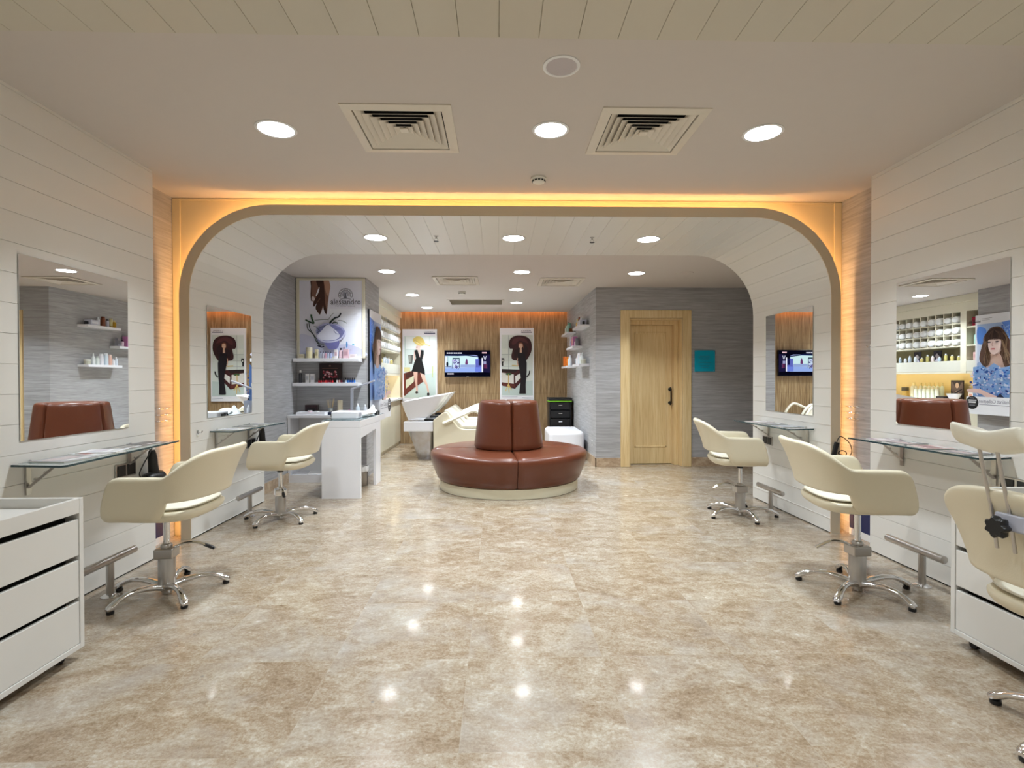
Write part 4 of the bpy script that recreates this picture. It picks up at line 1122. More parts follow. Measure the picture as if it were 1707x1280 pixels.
# ------------------------------------------------------------------ small goods
def goods(kind, x, y, z, w, h, c, cap, lab, group=None, rz=0, d=None):
    """kind: bottle, jar, box, tube, spray"""
    nm = {'bottle': 'product_bottle', 'jar': 'product_jar', 'box': 'product_box', 'tube': 'product_tube', 'spray': 'spray_bottle', 'polish': 'nail_polish', 'card': 'display_card', 'can': 'spray_can'}[kind]
    cat = {'bottle': 'bottle', 'jar': 'jar', 'box': 'box', 'tube': 'tube', 'spray': 'bottle', 'polish': 'nail polish', 'card': 'display card', 'can': 'spray can'}[kind]
    t = thing(nm, lab, cat, (x, y, z), rz, group)
    r = w/2; m = col_mat(c, .3); mc = col_mat(cap, .3)
    lite = h < .09 or y > 6
    n = 14 if lite else 20
    if kind == 'bottle':
        MB().lathe([(.001, 0), (r*.95, 0), (r, .004), (r, h*.70), (r*.8, h*.77), (r*.4, h*.8), (r*.4, h*.82), (.001, h*.82)], n=n).build('body', m, t, smooth=True)
        MB().lathe([(.001, h*.81), (r*.55, h*.81), (r*.52, h), (.001, h)], n=n).build('cap', mc, t, smooth=True)
    elif kind == 'can':
        MB().lathe([(.001, 0), (r, 0), (r, h*.78), (r*.85, h*.82), (.001, h*.82)], n=n).build('body', m, t, smooth=True)
        MB().lathe([(.001, h*.80), (r*.86, h*.80), (r*.82, h*.97), (r*.6, h), (.001, h)], n=n).build('cap', mc, t, smooth=True)
    elif kind == 'spray':
        MB().lathe([(.001, 0), (r, 0), (r, h*.6), (r*.4, h*.74), (r*.35, h*.8), (.001, h*.8)], n=n).build('body', m, t, smooth=True)
        b = MB().lathe([(.001, h*.79), (r*.42, h*.79), (r*.3, h*.9), (r*.12, h), (.001, h)], n=n); b.build('nozzle', mc, t, smooth=True)
    elif kind == 'jar':
        MB().lathe([(.001, 0), (r*.92, 0), (r, h*.1), (r, h*.66), (.001, h*.66)], n=n).build('body', m, t, smooth=True)
        MB().lathe([(.001, h*.65), (r*1.02, h*.65), (r*1.02, h*.97), (r*.95, h), (.001, h)], n=n).build('lid', mc, t, smooth=True)
    elif kind == 'polish':
        MB().lathe([(.001, 0), (r, 0), (r, h*.5), (r*.4, h*.58), (.001, h*.58)], n=10).build('body', m, t, smooth=True)
        MB().lathe([(.001, h*.55), (r*.5, h*.55), (r*.42, h), (.001, h)], n=10).build('cap', mc, t, smooth=True)
    elif kind == 'tube':
        rings = []
        for q, zz in ((1, .06), (1, .3), (.9, .7), (.55, 1)):
            rings.append([(r*1.05*math.cos(2*PI*k/n), r*q*.8*math.sin(2*PI*k/n)*(1 if q > .6 else .15), h*(.18+.82*(zz-.06)/.94)) for k in range(n)])
        MB().loft(rings).build('body', m, t, smooth=True)
        MB().lathe([(.001, 0), (r*.8, 0), (r*.8, h*.18), (.001, h*.18)], n=n).build('cap', mc, t, smooth=True)
    elif kind == 'box':
        dd = d or w*.6
        MB().box(-w/2, w/2, -dd/2, dd/2, 0, h).build('carton', m, t, bevel=.001)
        MB().box(-w*.36, w*.36, -dd/2-.0008, -dd/2, h*.3, h*.72).build('printed_label', mc, t)
        if abs(rz) < 0: pass
    elif kind == 'card':
        b = MB().obox((0, 0, h/2), (w, .006, h), 0, rx=R(-6)); b.build('card_board', m, t)
        MB().obox((0, -.005, h*.45), (w*.75, .002, h*.45), 0, rx=R(-6)).build('card_picture', mc, t)
        MB().obox((0, .03, h*.25), (w*.3, .05, .004), 0, rx=R(50)).build('card_stand', m, t)
    return t
def wall_shelf(x0, x1, y0, y1, z, lab, th=.04, group='white floating shelves'):
    t = thing('floating_shelf', lab, 'shelf', ((x0+x1)/2, (y0+y1)/2, z), 0, group)
    hx, hy = (x1-x0)/2, (y1-y0)/2
    MB().box(-hx, hx, -hy, hy, -th, 0).build('board', M_WHITE, t, bevel=.002)
    return t
# pillar shelves
wall_shelf(-2.43, -1.655, YP-.17, YP, 1.452, 'upper white floating shelf on the pillar under the framed poster')
wall_shelf(-2.44, -1.665, YP-.17, YP, 1.160, 'lower white floating shelf on the pillar holding nail polish')
def pxx(u): return -2.43+(u-205)/(1075-205)*.775     # picture px on the shelf crop
def pw(u): return u/870*.775
ZS = 1.4525; yy = YP-.085
G = 'products on the upper pillar shelf'
goods('box', pxx(288), yy, ZS, pw(76), .052, (222, 214, 190), (200, 190, 160), 'low cream box at the left end of the upper pillar shelf', G)
goods('jar', pxx(388), yy, ZS, pw(84), .13, (226, 216, 176), (214, 206, 180), 'tall cream jar near the left of the upper pillar shelf', G)
goods('bottle', pxx(450), yy, ZS, pw(26), .07, (86, 78, 66), (60, 56, 50), 'tiny dark bottle between two cream packs on the upper pillar shelf', G)
goods('box', pxx(487), yy, ZS, pw(42), .108, (222, 212, 176), (190, 180, 140), 'narrow cream box right of the tall cream jar on the upper pillar shelf', G)
for i, u in enumerate((540, 575, 608, 640, 674)):
    goods('bottle', pxx(u), yy, ZS, pw(30), .082, ((166, 172, 190), (180, 176, 190), (196, 150, 166), (176, 184, 204), (150, 158, 190))[i], (84, 84, 104),
          'tinted bottle, %s of the row of five on the upper pillar shelf' % ('first', 'second', 'third', 'fourth', 'fifth')[i], G)
goods('box', pxx(746), yy, ZS, pw(40), .105, (236, 230, 230), (204, 170, 180), 'narrow white box right of the five tinted bottles on the upper pillar shelf', G)
goods('bottle', pxx(805), yy+.02, ZS, pw(50), .125, (214, 184, 192), (40, 36, 44), 'pink bottle with black cap on the upper pillar shelf', G)
goods('box', pxx(878), yy+.01, ZS, pw(72), .112, (212, 176, 184), (190, 150, 160), 'wide pink box on the upper pillar shelf', G)
goods('box', pxx(975), yy, ZS, pw(80), .05, (230, 214, 214), (206, 190, 190), 'low pale pink box at the right end of the upper pillar shelf', G)
ZS = 1.1605; G = 'products on the lower pillar shelf'
goods('bottle', pxx(268), yy, ZS, pw(44), .15, (60, 60, 66), (236, 236, 238), 'black and white bottle at the left end of the lower pillar shelf', G)
goods('box', pxx(364), yy, ZS, pw(50), .107, (232, 230, 230), (190, 190, 196), 'white box beside the black and white bottle on the lower pillar shelf', G)
goods('box', pxx(434), yy, ZS, pw(58), .107, (226, 224, 226), (180, 180, 190), 'wider white box left of the dark display card on the lower pillar shelf', G)
t = thing('display_card', 'dark card with a heap of pink and red fruit standing on the lower pillar shelf', 'display card', (pxx(660), YP-.045, ZS), 0, G)
MB().box(-pw(310)/2, pw(310)/2, 0, .012, 0, .235).build('card_board', col_mat((26, 14, 16)), t)
A = Art((-pw(310)/2, -.0005, 0), (1,0,0), (0,0,1), (0,-1,0), (505, 365, 815, 630), pw(310), .235)
A.rect((34, 18, 20), 508, 368, 812, 628)
for i in range(34): A.ell(random.choice([(206, 120, 130), (170, 60, 76), (232, 190, 196), (120, 26, 40)]), random.uniform(560, 755), 520+random.uniform(-45, 40), random.uniform(8, 17), random.uniform(8, 15), n=10)
A.line((130, 90, 80), [(550, 435), (760, 435)], 6); A.ell((120, 90, 80), 655, 400, 14, 12)
A.build('card_picture', t)
cols = [(168, 28, 40), (190, 40, 50), (150, 20, 36), (206, 60, 62), (170, 30, 60), (140, 24, 40), (196, 36, 44)]
nms = ['crimson', 'scarlet', 'dark red', 'coral red', 'raspberry', 'maroon', 'bright red']
for i in range(7):
    goods('polish', pxx(525+i*30), YP-.11, ZS, .022, .052, cols[i], (26, 20, 22), '%s nail polish in the red row on the lower pillar shelf' % nms[i], 'nail polishes on the lower pillar shelf')
c2 = [(236, 232, 232), (206, 160, 150), (120, 40, 60), (60, 60, 80), (200, 220, 240), (40, 110, 190), (30, 90, 180), (24, 70, 150), (50, 120, 200)]
n2 = ['white', 'nude', 'plum', 'slate', 'pale blue', 'sky blue', 'royal blue', 'deep blue', 'bright blue']
for i in range(9):
    goods('polish', pxx(765+i*29), YP-.10, ZS, .022, .058, c2[i], (18, 18, 26), '%s nail polish right of the red row on the lower pillar shelf' % n2[i], 'nail polishes on the lower pillar shelf')

# ------------------------------------------------------------------ white desk
t = thing('manicure_desk', 'white L shaped manicure desk in front of the pillar', 'desk', (0, 0, 0))
dx0, dx1 = -1.772, -1.385
dy0, dy1 = 5.372, 6.285
MB().box(dx0, dx1, dy0, 6.22, .715, .782).build('worktop', M_WHITE, t, bevel=.002)
MB().prism([(dx0, dy0), (dx1, dy0), (dx1, dy0+.04), (dx0, dy0+.04)], 'z', 0, .714).build('end_panel', M_WHITE, t)
MB().prism([(dy0+.041, .714), (dy0+.041, .605), (6.06, .64), (6.06, 0), (dy1, 0), (dy1, .714)], 'x', dx1-.03, dx1).build('side_apron', M_WHITE, t)
MB().box(dx0+.0, dx0+.02, dy0+.041, 6.219, 0, .714).build('inner_panel', M_WHITE, t)
MB().box(-2.443, dx0-.0, 6.22, YP-.001, .752, .782).build('return_top', M_WHITE, t)
b = MB(); b.box(dx0, dx1, 6.221, YP-.001, .715, .782); b.build('corner_top', M_WHITE, t)
MB().box(-2.443, -2.413, 6.23, YP-.003, .0, .751).build('return_side', M_WHITE, t)
MB().box(-2.412, dx0+.05, 6.23, YP-.003, .0, .09).build('return_plinth', M_WHITE, t)
MB().box(-2.412, dx0+.05, 6.5, YP-.003, .091, .751).build('return_back', M_WHITEM, t)
MB().box(dx0+.051, dx0+.08, 6.23, YP-.003, .0, .714).build('inner_leg', M_WHITE, t)
MB().box(dx0+.005, dx1-.005, dy0+.004, 6.53, .7825, .7885).build('glass_cover', M_GLASS, t)
# paper on the plinth
tag(MB().obox((-2.1, 6.36, .097), (.28, .2, .012), R(12)).build('paper_stack', M_WHITEM), 'white papers lying on the low shelf of the desk', 'papers')
# bin
t = thing('waste_bin', 'small steel bin with a white liner under the white desk', 'bin', (-1.545, 6.03, 0))
MB().lathe([(.001, 0), (.072, 0), (.074, .006), (.078, .20), (.075, .20), (.071, .01), (.001, .01)], n=36).build('bin_body', mat('bin_steel', (.30, .28, .26), .3, 1, var=.04), t, smooth=True)
b = MB(); rings = []
for r, z in ((.0795, .165), (.083, .18), (.0835, .205), (.080, .222), (.072, .222), (.070, .12)):
    rings.append([((r+.0025*math.sin(9*2*PI*k/54))*math.cos(2*PI*k/54), (r+.0025*math.sin(9*2*PI*k/54))*math.sin(2*PI*k/54), z+.003*math.sin(7*2*PI*k/54)) for k in range(54)])
b.loft(rings, True, False, False); b.build('bin_liner', M_WHITEM, t, smooth=True)
# things on the desk ---------------------------------------------------------
DZT = .789
t = thing('nail_lamp', 'white box shaped nail lamp at the front of the desk', 'nail lamp', (-1.585, 5.62, DZT))
MB().box(-.135, .135, -.11, .11, 0, .078).build('lamp_housing', M_WHITE, t, bevel=.015, seg=3)
MB().box(-.137, -.1355, -.05, .05, .015, .055).build('side_slot', M_BLACK, t)
MB().box(.1355, .137, -.04, .04, .02, .06).build('control_panel', M_GREYP, t)
MB().tube(smooth3([(-.137, .02, .06), (-.165, .02, .055), (-.17, .02, .02), (-.15, .02, .008)], 4), .006, n=6).build('power_plug', M_BLACK, t)
t = thing('towel_pad', 'rumpled white towel on the right side of the desk', 'towel', (-1.475, 6.02, DZT))
b = MB(); rings = []
for i in range(13):
    u = i/12; y = -.24+.48*u; wv = .014*math.sin(u*9)
    hh = .05+.018*math.sin(u*7+1); e = .4 if i in (0, 12) else 1
    rings.append([((.075*e+.01*math.sin(5*u+k))*math.cos(2*PI*k/14)+wv, y, .004+hh*e*max(0, .5+.5*math.sin(2*PI*k/14))**.7) for k in range(14)])
b.loft(rings); b.build('towel_fold', M_TOWEL, t, smooth=True, sub=1)
t = thing('napkin_peak', 'white folded napkin standing up at the far right of the desk', 'napkin', (-1.50, 6.33, DZT))
b = MB(); b.loft([[(-.06, -.04, 0), (.06, -.04, 0), (.06, .04, 0), (-.06, .04, 0)], [(-.03, -.02, .05), (.05, -.02, .04), (.05, .02, .04), (-.03, .02, .05)], [(.015, -.006, .11), (.035, -.006, .10), (.035, .006, .10), (.015, .006, .11)]]); b.build('napkin_fold', M_TOWEL, t, smooth=True)
for i, (y, c_) in enumerate(((6.26, (60, 60, 66)), (6.17, (80, 80, 84)))):
    goods('box', -1.405, y, DZT, .034, .045, c_, (40, 40, 44), 'small dark container at the desk edge, %s the far napkin' % ('close to' if i == 0 else 'second from'), 'dark containers on the desk', d=.04)
t = thing('desk_lamp', 'slim grey folding desk lamp on the white desk', 'lamp', (-1.785+.06, 6.32, DZT))
MB().box(-.05, .05, -.04, .04, 0, .012).build('lamp_base', M_BLACK, t, bevel=.004)
MB().obox((0, 0, .155), (.032, .022, .29), 0, ry=R(1)).build('lamp_post', M_GREYP, t, bevel=.003)
MB().obox((.135, 0, .345), (.29, .024, .02), 0, ry=R(-21)).build('lamp_head', M_GREYP, t, bevel=.004)
# return top goods
RZ = .7825; G = 'goods on the desk return'
t = thing('white_tray', 'shallow white tray on the left part of the desk', 'tray', (-2.19, 6.33, RZ))
b = MB(); b.box(-.165, .165, -.08, .08, 0, .02); b.box(-.165, .165, -.08, -.07, .02, .034); b.box(-.165, .165, .07, .08, .02, .034); b.box(-.165, -.155, -.07, .07, .02, .034); b.box(.155, .165, -.07, .07, .02, .034); b.build('tray_body', M_WHITE, t)
goods('box', -2.245, 6.47, RZ, .15, .11, (50, 26, 30), (26, 18, 20), 'dark red box at the back left of the desk', G, d=.05)
goods('jar', -2.22, 6.33, RZ+.0205, .05, .03, (226, 196, 206), (236, 226, 230), 'low pink jar standing in the white tray', G)
goods('jar', -2.14, 6.33, RZ+.0205, .06, .022, (210, 216, 214), (226, 230, 228), 'flat pale jar standing in the white tray', G)
t = thing('brush_cup', 'glass cup of upright wooden sticks on the desk', 'cup', (-2.02, 6.46, RZ))
MB().lathe([(.001, 0), (.028, 0), (.034, .075), (.031, .075), (.026, .006), (.001, .006)], n=20).build('cup_glass', mat('cup_glass', (.85, .88, .88), .05, trans=.7), t, smooth=True)
for k in range(9):
    a = k*2.4; MB().tube([(.008*math.cos(a), .008*math.sin(a), .01), (.045*math.cos(a), .03*math.sin(a), .16+.012*(k % 3))], .003, n=5).build('wooden_stick', col_mat((216, 198, 160)), t)
goods('tube', -1.905, 6.46, RZ, .06, .165, (220, 208, 178), (200, 190, 160), 'upright cream tube beside the cup of sticks', G)
goods('box', -1.83, 6.34, RZ, .11, .05, (232, 232, 236), (210, 210, 220), 'low white box on the desk left of the pink jar', G)
goods('jar', -1.775, 6.45, DZT, .05, .045, (220, 130, 186), (226, 150, 200), 'small magenta jar on the desk', G)
goods('spray', -1.695, 6.47, DZT, .046, .12, (196, 206, 214), (240, 240, 244), 'clear squeeze bottle with white nozzle on the desk', G)
goods('spray', -1.60, 6.44, DZT, .042, .11, (196, 198, 206), (230, 232, 236), 'grey squeeze bottle right of the desk lamp', G)
goods('box', -1.97, 6.27, RZ, .04, .035, (50, 60, 90), (30, 36, 60), 'tiny dark blue box at the front edge of the desk return', G)

# ------------------------------------------------------------------ right wall shelves + products
def rsh(y0, y1, z, lab, xw=1.31): return wall_shelf(xw-.152, xw+.0, y0, y1, z, lab, th=.035)
def wx(y): return 1.33-(y-YD)*.0135
SH = []
for (a, b_, z, lab) in ((7.63, 8.28, 1.985, 'top white floating shelf on the grey wall, nearer of the two'), (8.85, 9.59, 1.985, 'top white floating shelf on the grey wall, farther of the two'),
                        (8.24, 8.95, 1.715, 'middle white floating shelf on the grey wall'), (7.63, 8.30, 1.42, 'bottom white floating shelf on the grey wall, nearer of the two'),
                        (8.86, 9.59, 1.42, 'bottom white floating shelf on the grey wall, farther of the two')):
    w0 = wx((a+b_)/2)
    wall_shelf(w0-.152, w0+.006, a, b_, z, lab, th=.035)
def prod(y, z, kind, w, h, c, cap, lab, dx=.075):
    goods(kind, wx(y)-dx, y, z+.0005, w, h, c, cap, lab, 'hair products on the grey wall shelves', rz=R(-90) if kind in ('box', 'card') else 0)
T = 'on the nearer top shelf'
prod(7.70, 1.985, 'box', .05, .05, (50, 50, 56), (30, 30, 34), 'tiny black box at the near end of the top shelf')
prod(7.80, 1.985, 'box', .16, .075, (206, 208, 224), (236, 236, 244), 'wide pale lilac box on the nearer top shelf')
prod(7.92, 1.985, 'bottle', .045, .13, (232, 234, 240), (226, 230, 236), 'white bottle next to the lilac box on the nearer top shelf')
prod(8.01, 1.985, 'can', .06, .15, (128, 70, 44), (110, 56, 34), 'copper brown can on the nearer top shelf')
prod(8.095, 1.985, 'bottle', .05, .12, (206, 206, 220), (60, 60, 70), 'grey bottle with dark cap on the nearer top shelf')
prod(8.17, 1.985, 'tube', .045, .14, (226, 216, 160), (180, 150, 60), 'pale gold tube on the nearer top shelf')
prod(8.235, 1.985, 'bottle', .055, .115, (186, 142, 20), (226, 210, 150), 'amber oil bottle at the far end of the nearer top shelf')
prod(8.93, 1.985, 'box', .10, .06, (120, 76, 40), (90, 56, 30), 'low brown box on the farther top shelf')
prod(9.07, 1.985, 'can', .06, .17, (150, 196, 180), (120, 170, 150), 'mint green can on the farther top shelf')
prod(9.18, 1.985, 'bottle', .06, .19, (176, 210, 196), (24, 30, 30), 'mint bottle with black cap on the farther top shelf')
prod(9.30, 1.985, 'box', .09, .14, (190, 214, 206), (120, 160, 150), 'pale green box on the farther top shelf')
prod(9.43, 1.985, 'bottle', .06, .15, (216, 230, 226), (150, 190, 180), 'white green bottle at the far end of the farther top shelf')
prod(8.31, 1.715, 'box', .07, .12, (140, 138, 146), (110, 108, 116), 'grey box at the near end of the middle shelf')
prod(8.40, 1.715, 'bottle', .05, .10, (224, 200, 214), (90, 70, 100), 'small pale pink bottle on the middle shelf')
prod(8.52, 1.715, 'box', .12, .16, (190, 120, 170), (226, 176, 160), 'large mauve box on the middle shelf')
prod(8.65, 1.715, 'box', .10, .15, (214, 130, 150), (190, 100, 120), 'rose pink box on the middle shelf')
prod(8.77, 1.715, 'bottle', .06, .14, (90, 100, 150), (60, 60, 90), 'blue violet bottle on the middle shelf')
prod(8.88, 1.715, 'tube', .05, .19, (238, 238, 242), (226, 226, 232), 'tall white tube at the far end of the middle shelf')
prod(7.71, 1.42, 'jar', .085, .075, (196, 194, 176), (214, 214, 206), 'beige tub at the near end of the bottom shelf')
prod(7.82, 1.42, 'spray', .05, .17, (222, 226, 226), (236, 240, 240), 'frosted spray bottle on the nearer bottom shelf')
prod(7.895, 1.42, 'bottle', .055, .125, (226, 232, 226), (210, 216, 210), 'short white green bottle on the nearer bottom shelf')
prod(7.97, 1.42, 'can', .062, .165, (232, 230, 236), (240, 240, 244), 'white can with pink foot on the nearer bottom shelf')
prod(8.06, 1.42, 'can', .066, .175, (214, 228, 238), (236, 240, 244), 'pale blue can on the nearer bottom shelf')
prod(8.14, 1.42, 'can', .058, .16, (230, 186, 170), (236, 206, 190), 'peach can on the nearer bottom shelf')
prod(8.205, 1.42, 'bottle', .045, .10, (236, 236, 238), (226, 226, 230), 'small white bottle on the nearer bottom shelf')
prod(8.265, 1.42, 'bottle', .048, .13, (224, 232, 240), (240, 240, 244), 'pale bottle at the far end of the nearer bottom shelf')
prod(9.0, 1.42, 'bottle', .06, .18, (232, 236, 240), (230, 230, 236), 'white bottle at the near end of the farther bottom shelf')
prod(9.1, 1.42, 'bottle', .055, .15, (200, 214, 226), (232, 232, 238), 'pale blue bottle on the farther bottom shelf')
prod(9.22, 1.42, 'can', .07, .16, (236, 132, 30), (240, 150, 50), 'orange can beside the larger orange tub on the farther bottom shelf')
prod(9.37, 1.42, 'jar', .14, .17, (232, 120, 24), (226, 110, 20), 'large orange tub on the farther bottom shelf')

# ------------------------------------------------------------------ built in towel cabinet
CX = -1.81; CB = -2.30
t = thing('towel_cabinet', 'cream built in wall cabinet with three rows of towel pigeonholes', 'cabinet', (0, 0, 0))
CY0, CY1 = YP2+.001, YW-.001
b = MB(); b.box(CB, CX, CY0, CY1, 2.19, 2.33); b.box(CB, CX+.03, CY0, CY1, 2.33, ZB); b.build('fascia', M_CREAM, t)
GX = -2.08
g0, g1 = 7.75, 9.86; NC = 14; cw = (g1-g0)/NC
MB().box(CB, CX, 7.65, g0, 1.27, 2.189).build('stile', M_CREAM, t); MB().box(CB, CX, g1, CY1, .8605, 2.189).build('stile', M_CREAM, t)
b = MB()
for k in range(1, NC): b.box(GX, CX-.004, g0+k*cw-.007, g0+k*cw+.007, 1.69, 2.189)
for z in (1.85, 2.02): b.box(GX, CX-.002, g0, g1, z-.008, z+.008)
b.box(GX, CX, g0, g1, 1.668, 1.69)
b.build('pigeonhole_grid', M_CREAM, t)
b = MB().box(GX-.01, GX, g0, g1, 1.46, 2.189); b.box(GX-.01, GX, CY0, 7.649, 1.46, 2.189); b.build('back_panel', mat('olive_back', s2l(150, 140, 104), .6), t)
b = MB()
for z in (1.96, 1.69): b.box(GX, CX-.004, CY0, 7.649, z-.02, z)
b.build('side_shelf', M_CREAM, t)
b = MB().box(CB, CX, CY0, 7.649, 1.30, 1.459); b.box(CB, CX, g0, g1, 1.30, 1.459); b.build('lower_band', mat('pale_grey_band', s2l(212, 210, 196), .4), t)
b = MB().box(-2.20, -2.19, CY0, CY1, .862, 1.299); b.build('niche_back', M_YEL, t)
# base cabinet
t = thing('base_cabinet', 'cream base cabinets with a pale worktop under the yellow niche', 'cabinet', (0, 0, 0))
MB().box(CB, CX+.035, CY0, CY1, .825, .86).build('worktop', M_WHITEM, t, bevel=.003)
MB().box(CB, CX-.021, CY0, CY1, .0, .824).build('carcass', M_CREAM, t)
nd = 5; w = (CY1-CY0)/nd
for k in range(nd): MB().box(CX-.02, CX, CY0+k*w+.003, CY0+(k+1)*w-.003, .06, .815).build('cabinet_door', M_CREAM, t, bevel=.002)
# niche light
MB().box(CX-.015, CX-.005, CY0+.05, CY1-.05, 1.265, 1.2995).build('light_lip', M_CREAM, t)
b = MB().tube([(-1.85, CY0+.1, 1.288), (-1.85, CY1-.1, 1.288)], .006, n=5)
tag(b.build('led_strip', glow('niche_led', (1, .84, .55), 20)), 'warm led strip above the yellow niche', 'light strip')
# rolled towels
proto = None
rows = ['bottom', 'middle', 'top']
for r_ in range(3):
    for k in range(NC):
        if proto is None:
            tw = MB(); rings = []
            for i, (x, s) in enumerate(((-.115, .75), (-.11, .95), (-.05, 1), (.05, 1), (.10, .98), (.112, .8), (.114, .4))):
                rings.append([(x, .067*s*math.cos(2*PI*q/16), .054+.054*s*math.sin(2*PI*q/16)) for q in range(16)])
            tw.loft(rings); o = tw.build('rolled_towel', M_TOWEL, smooth=True, sub=1); proto = o
        else:
            o = proto.copy(); C.objects.link(o)
        o.location = (-1.898, g0+(k+.5)*cw, (1.6905, 1.8585, 2.0285)[r_])
        o.scale = (1, random.uniform(.97, 1.02), random.uniform(.85, 1.03)); o.rotation_euler = (random.uniform(-.1, .1)*0, 0, random.uniform(-.04, .04))
        tag(o, 'rolled white towel in the %s row of the cream pigeonholes' % rows[r_], 'towel', 'rolled towels, %s row' % rows[r_])
# items in side column, open shelf, niche
G = 'products in the cream cabinet'
def cp(y, z, kind, w, h, c, cap, lab, x=-1.90, d=None): goods(kind, x, y-.33, z, w, h, c, cap, lab, G, rz=R(90) if kind in ('box', 'card') else 0, d=d)
cp(7.88, 1.9605, 'box', .12, .13, (150, 20, 50), (110, 14, 36), 'dark red box on the top side shelf of the cream cabinet')
cp(7.89, 1.6905, 'bottle', .085, .19, (170, 206, 196), (210, 230, 224), 'pale mint bottle on the middle side shelf of the cream cabinet')
cp(7.88, 1.4595, 'box', .10, .12, (216, 176, 170), (196, 150, 150), 'dusty pink box on the bottom side shelf of the cream cabinet')
for k, (y, lab) in enumerate(((8.62, 'right'), (9.02, 'left'))):
    t = thing('display_card', 'dark card with a pale portrait on the open cabinet shelf, %s one in the mirror' % lab, 'display card', (-1.93, y-.32, 1.4595), R(90), G)
    MB().box(-.075, .075, .0, .008, 0, .175).build('card_board', col_mat((40, 36, 50)), t)
    A = Art((-.07, -.0005, .005), (1,0,0), (0,0,1), (0,-1,0), (0, 0, 100, 120), .14, .165)
    A.rect((60, 56, 74), 0, 0, 100, 120); A.ell((216, 206, 214), 50, 55, 26, 34); A.poly((36, 30, 40), [(20, 50), (30, 15), (60, 8), (82, 40), (70, 36), (50, 28), (32, 50)], True); A.poly((196, 190, 206), [(20, 118), (40, 84), (62, 84), (84, 118)])
    A.build('card_picture', t)
pal = [(216, 224, 230), (196, 206, 216), (226, 226, 230), (170, 186, 200), (214, 200, 196), (186, 176, 110), (206, 190, 120)]
for k in range(14):
    y = 8.16+k*.116
    if any(abs(y-q) < .09 for q in (8.62, 9.02)): x = -1.845
    else: x = -1.86
    cp(y, 1.4595, 'bottle', .045, .075+.02*(k % 3), pal[k % 7] if k > 2 else pal[5+k % 2], (230, 232, 236), 'small pale bottle in the row on the open shelf under the pigeonholes', x=x)
NZ = .8605
cp(7.68, NZ, 'box', .10, .17, (222, 140, 60), (236, 190, 120), 'orange box at the pillar end of the yellow niche', x=-2.0)
cp(7.80, NZ, 'jar', .10, .15, (196, 206, 160), (50, 54, 50), 'green jar with dark lid in the yellow niche', x=-2.0)
cp(7.95, NZ, 'box', .06, .13, (236, 226, 214), (200, 110, 90), 'white box with red print in the yellow niche, first of two', x=-1.96)
cp(8.06, NZ, 'box', .08, .14, (236, 230, 220), (206, 150, 130), 'white box with pink print in the yellow niche, second of two', x=-1.98)
t = thing('paper_bowl', 'white bowl with a flared rim in the yellow niche', 'bowl', (-1.93, 7.99, NZ))
MB().lathe([(.001, 0), (.05, 0), (.055, .01), (.10, .095), (.095, .095), (.05, .014), (.001, .012)], n=24).build('bowl_body', M_WHITE, t, smooth=True)
t = thing('display_card', 'large dark card with a pale face standing in the yellow niche', 'display card', (-2.08, 8.10, NZ), R(90), G)
MB().box(-.115, .115, .0, .01, 0, .30).build('card_board', col_mat((46, 34, 30)), t)
A = Art((-.11, -.0005, .005), (1,0,0), (0,0,1), (0,-1,0), (0, 0, 100, 130), .22, .29)
A.rect((52, 40, 36), 0, 0, 100, 130); A.poly((110, 90, 80), [(10, 10), (50, 60), (90, 10), (95, 60), (70, 110), (30, 110), (5, 60)], True); A.ell((216, 186, 160), 50, 34, 15, 20); A.line((180, 150, 130), [(20, 120), (50, 70), (80, 120)], 7); A.line((28, 20, 20), [(10, 60), (90, 100)], 8)
A.build('card_picture', t)
cp(8.50, NZ, 'box', .16, .05, (30, 26, 26), (60, 50, 46), 'low black box in front of the large dark card', x=-1.91)
G = 'white bottles in the yellow niche rack'
for k in range(6):
    goods('bottle', -1.98, 8.36+k*.085, NZ, .06, .20+.0*k, (232, 236, 222), (240, 226, 190), 'white lotion bottle in the front row of the yellow niche', G)
    goods('bottle', -2.08, 8.38+k*.085, NZ, .06, .26, (226, 230, 206), (240, 216, 150), 'taller white bottle in the back row of the yellow niche', G)
G = 'products in the cream cabinet'
cp(9.24, NZ, 'bottle', .10, .26, (236, 230, 200), (240, 220, 160), 'large white bottle with dark label left of the bottle rows in the niche', x=-2.04)
cp(9.42, NZ, 'jar', .11, .18, (206, 170, 90), (90, 80, 60), 'amber jar near the far end of the yellow niche', x=-2.03)
cp(9.65, NZ, 'bottle', .08, .2, (222, 190, 110), (230, 210, 160), 'amber bottle at the far end of the yellow niche', x=-2.0)

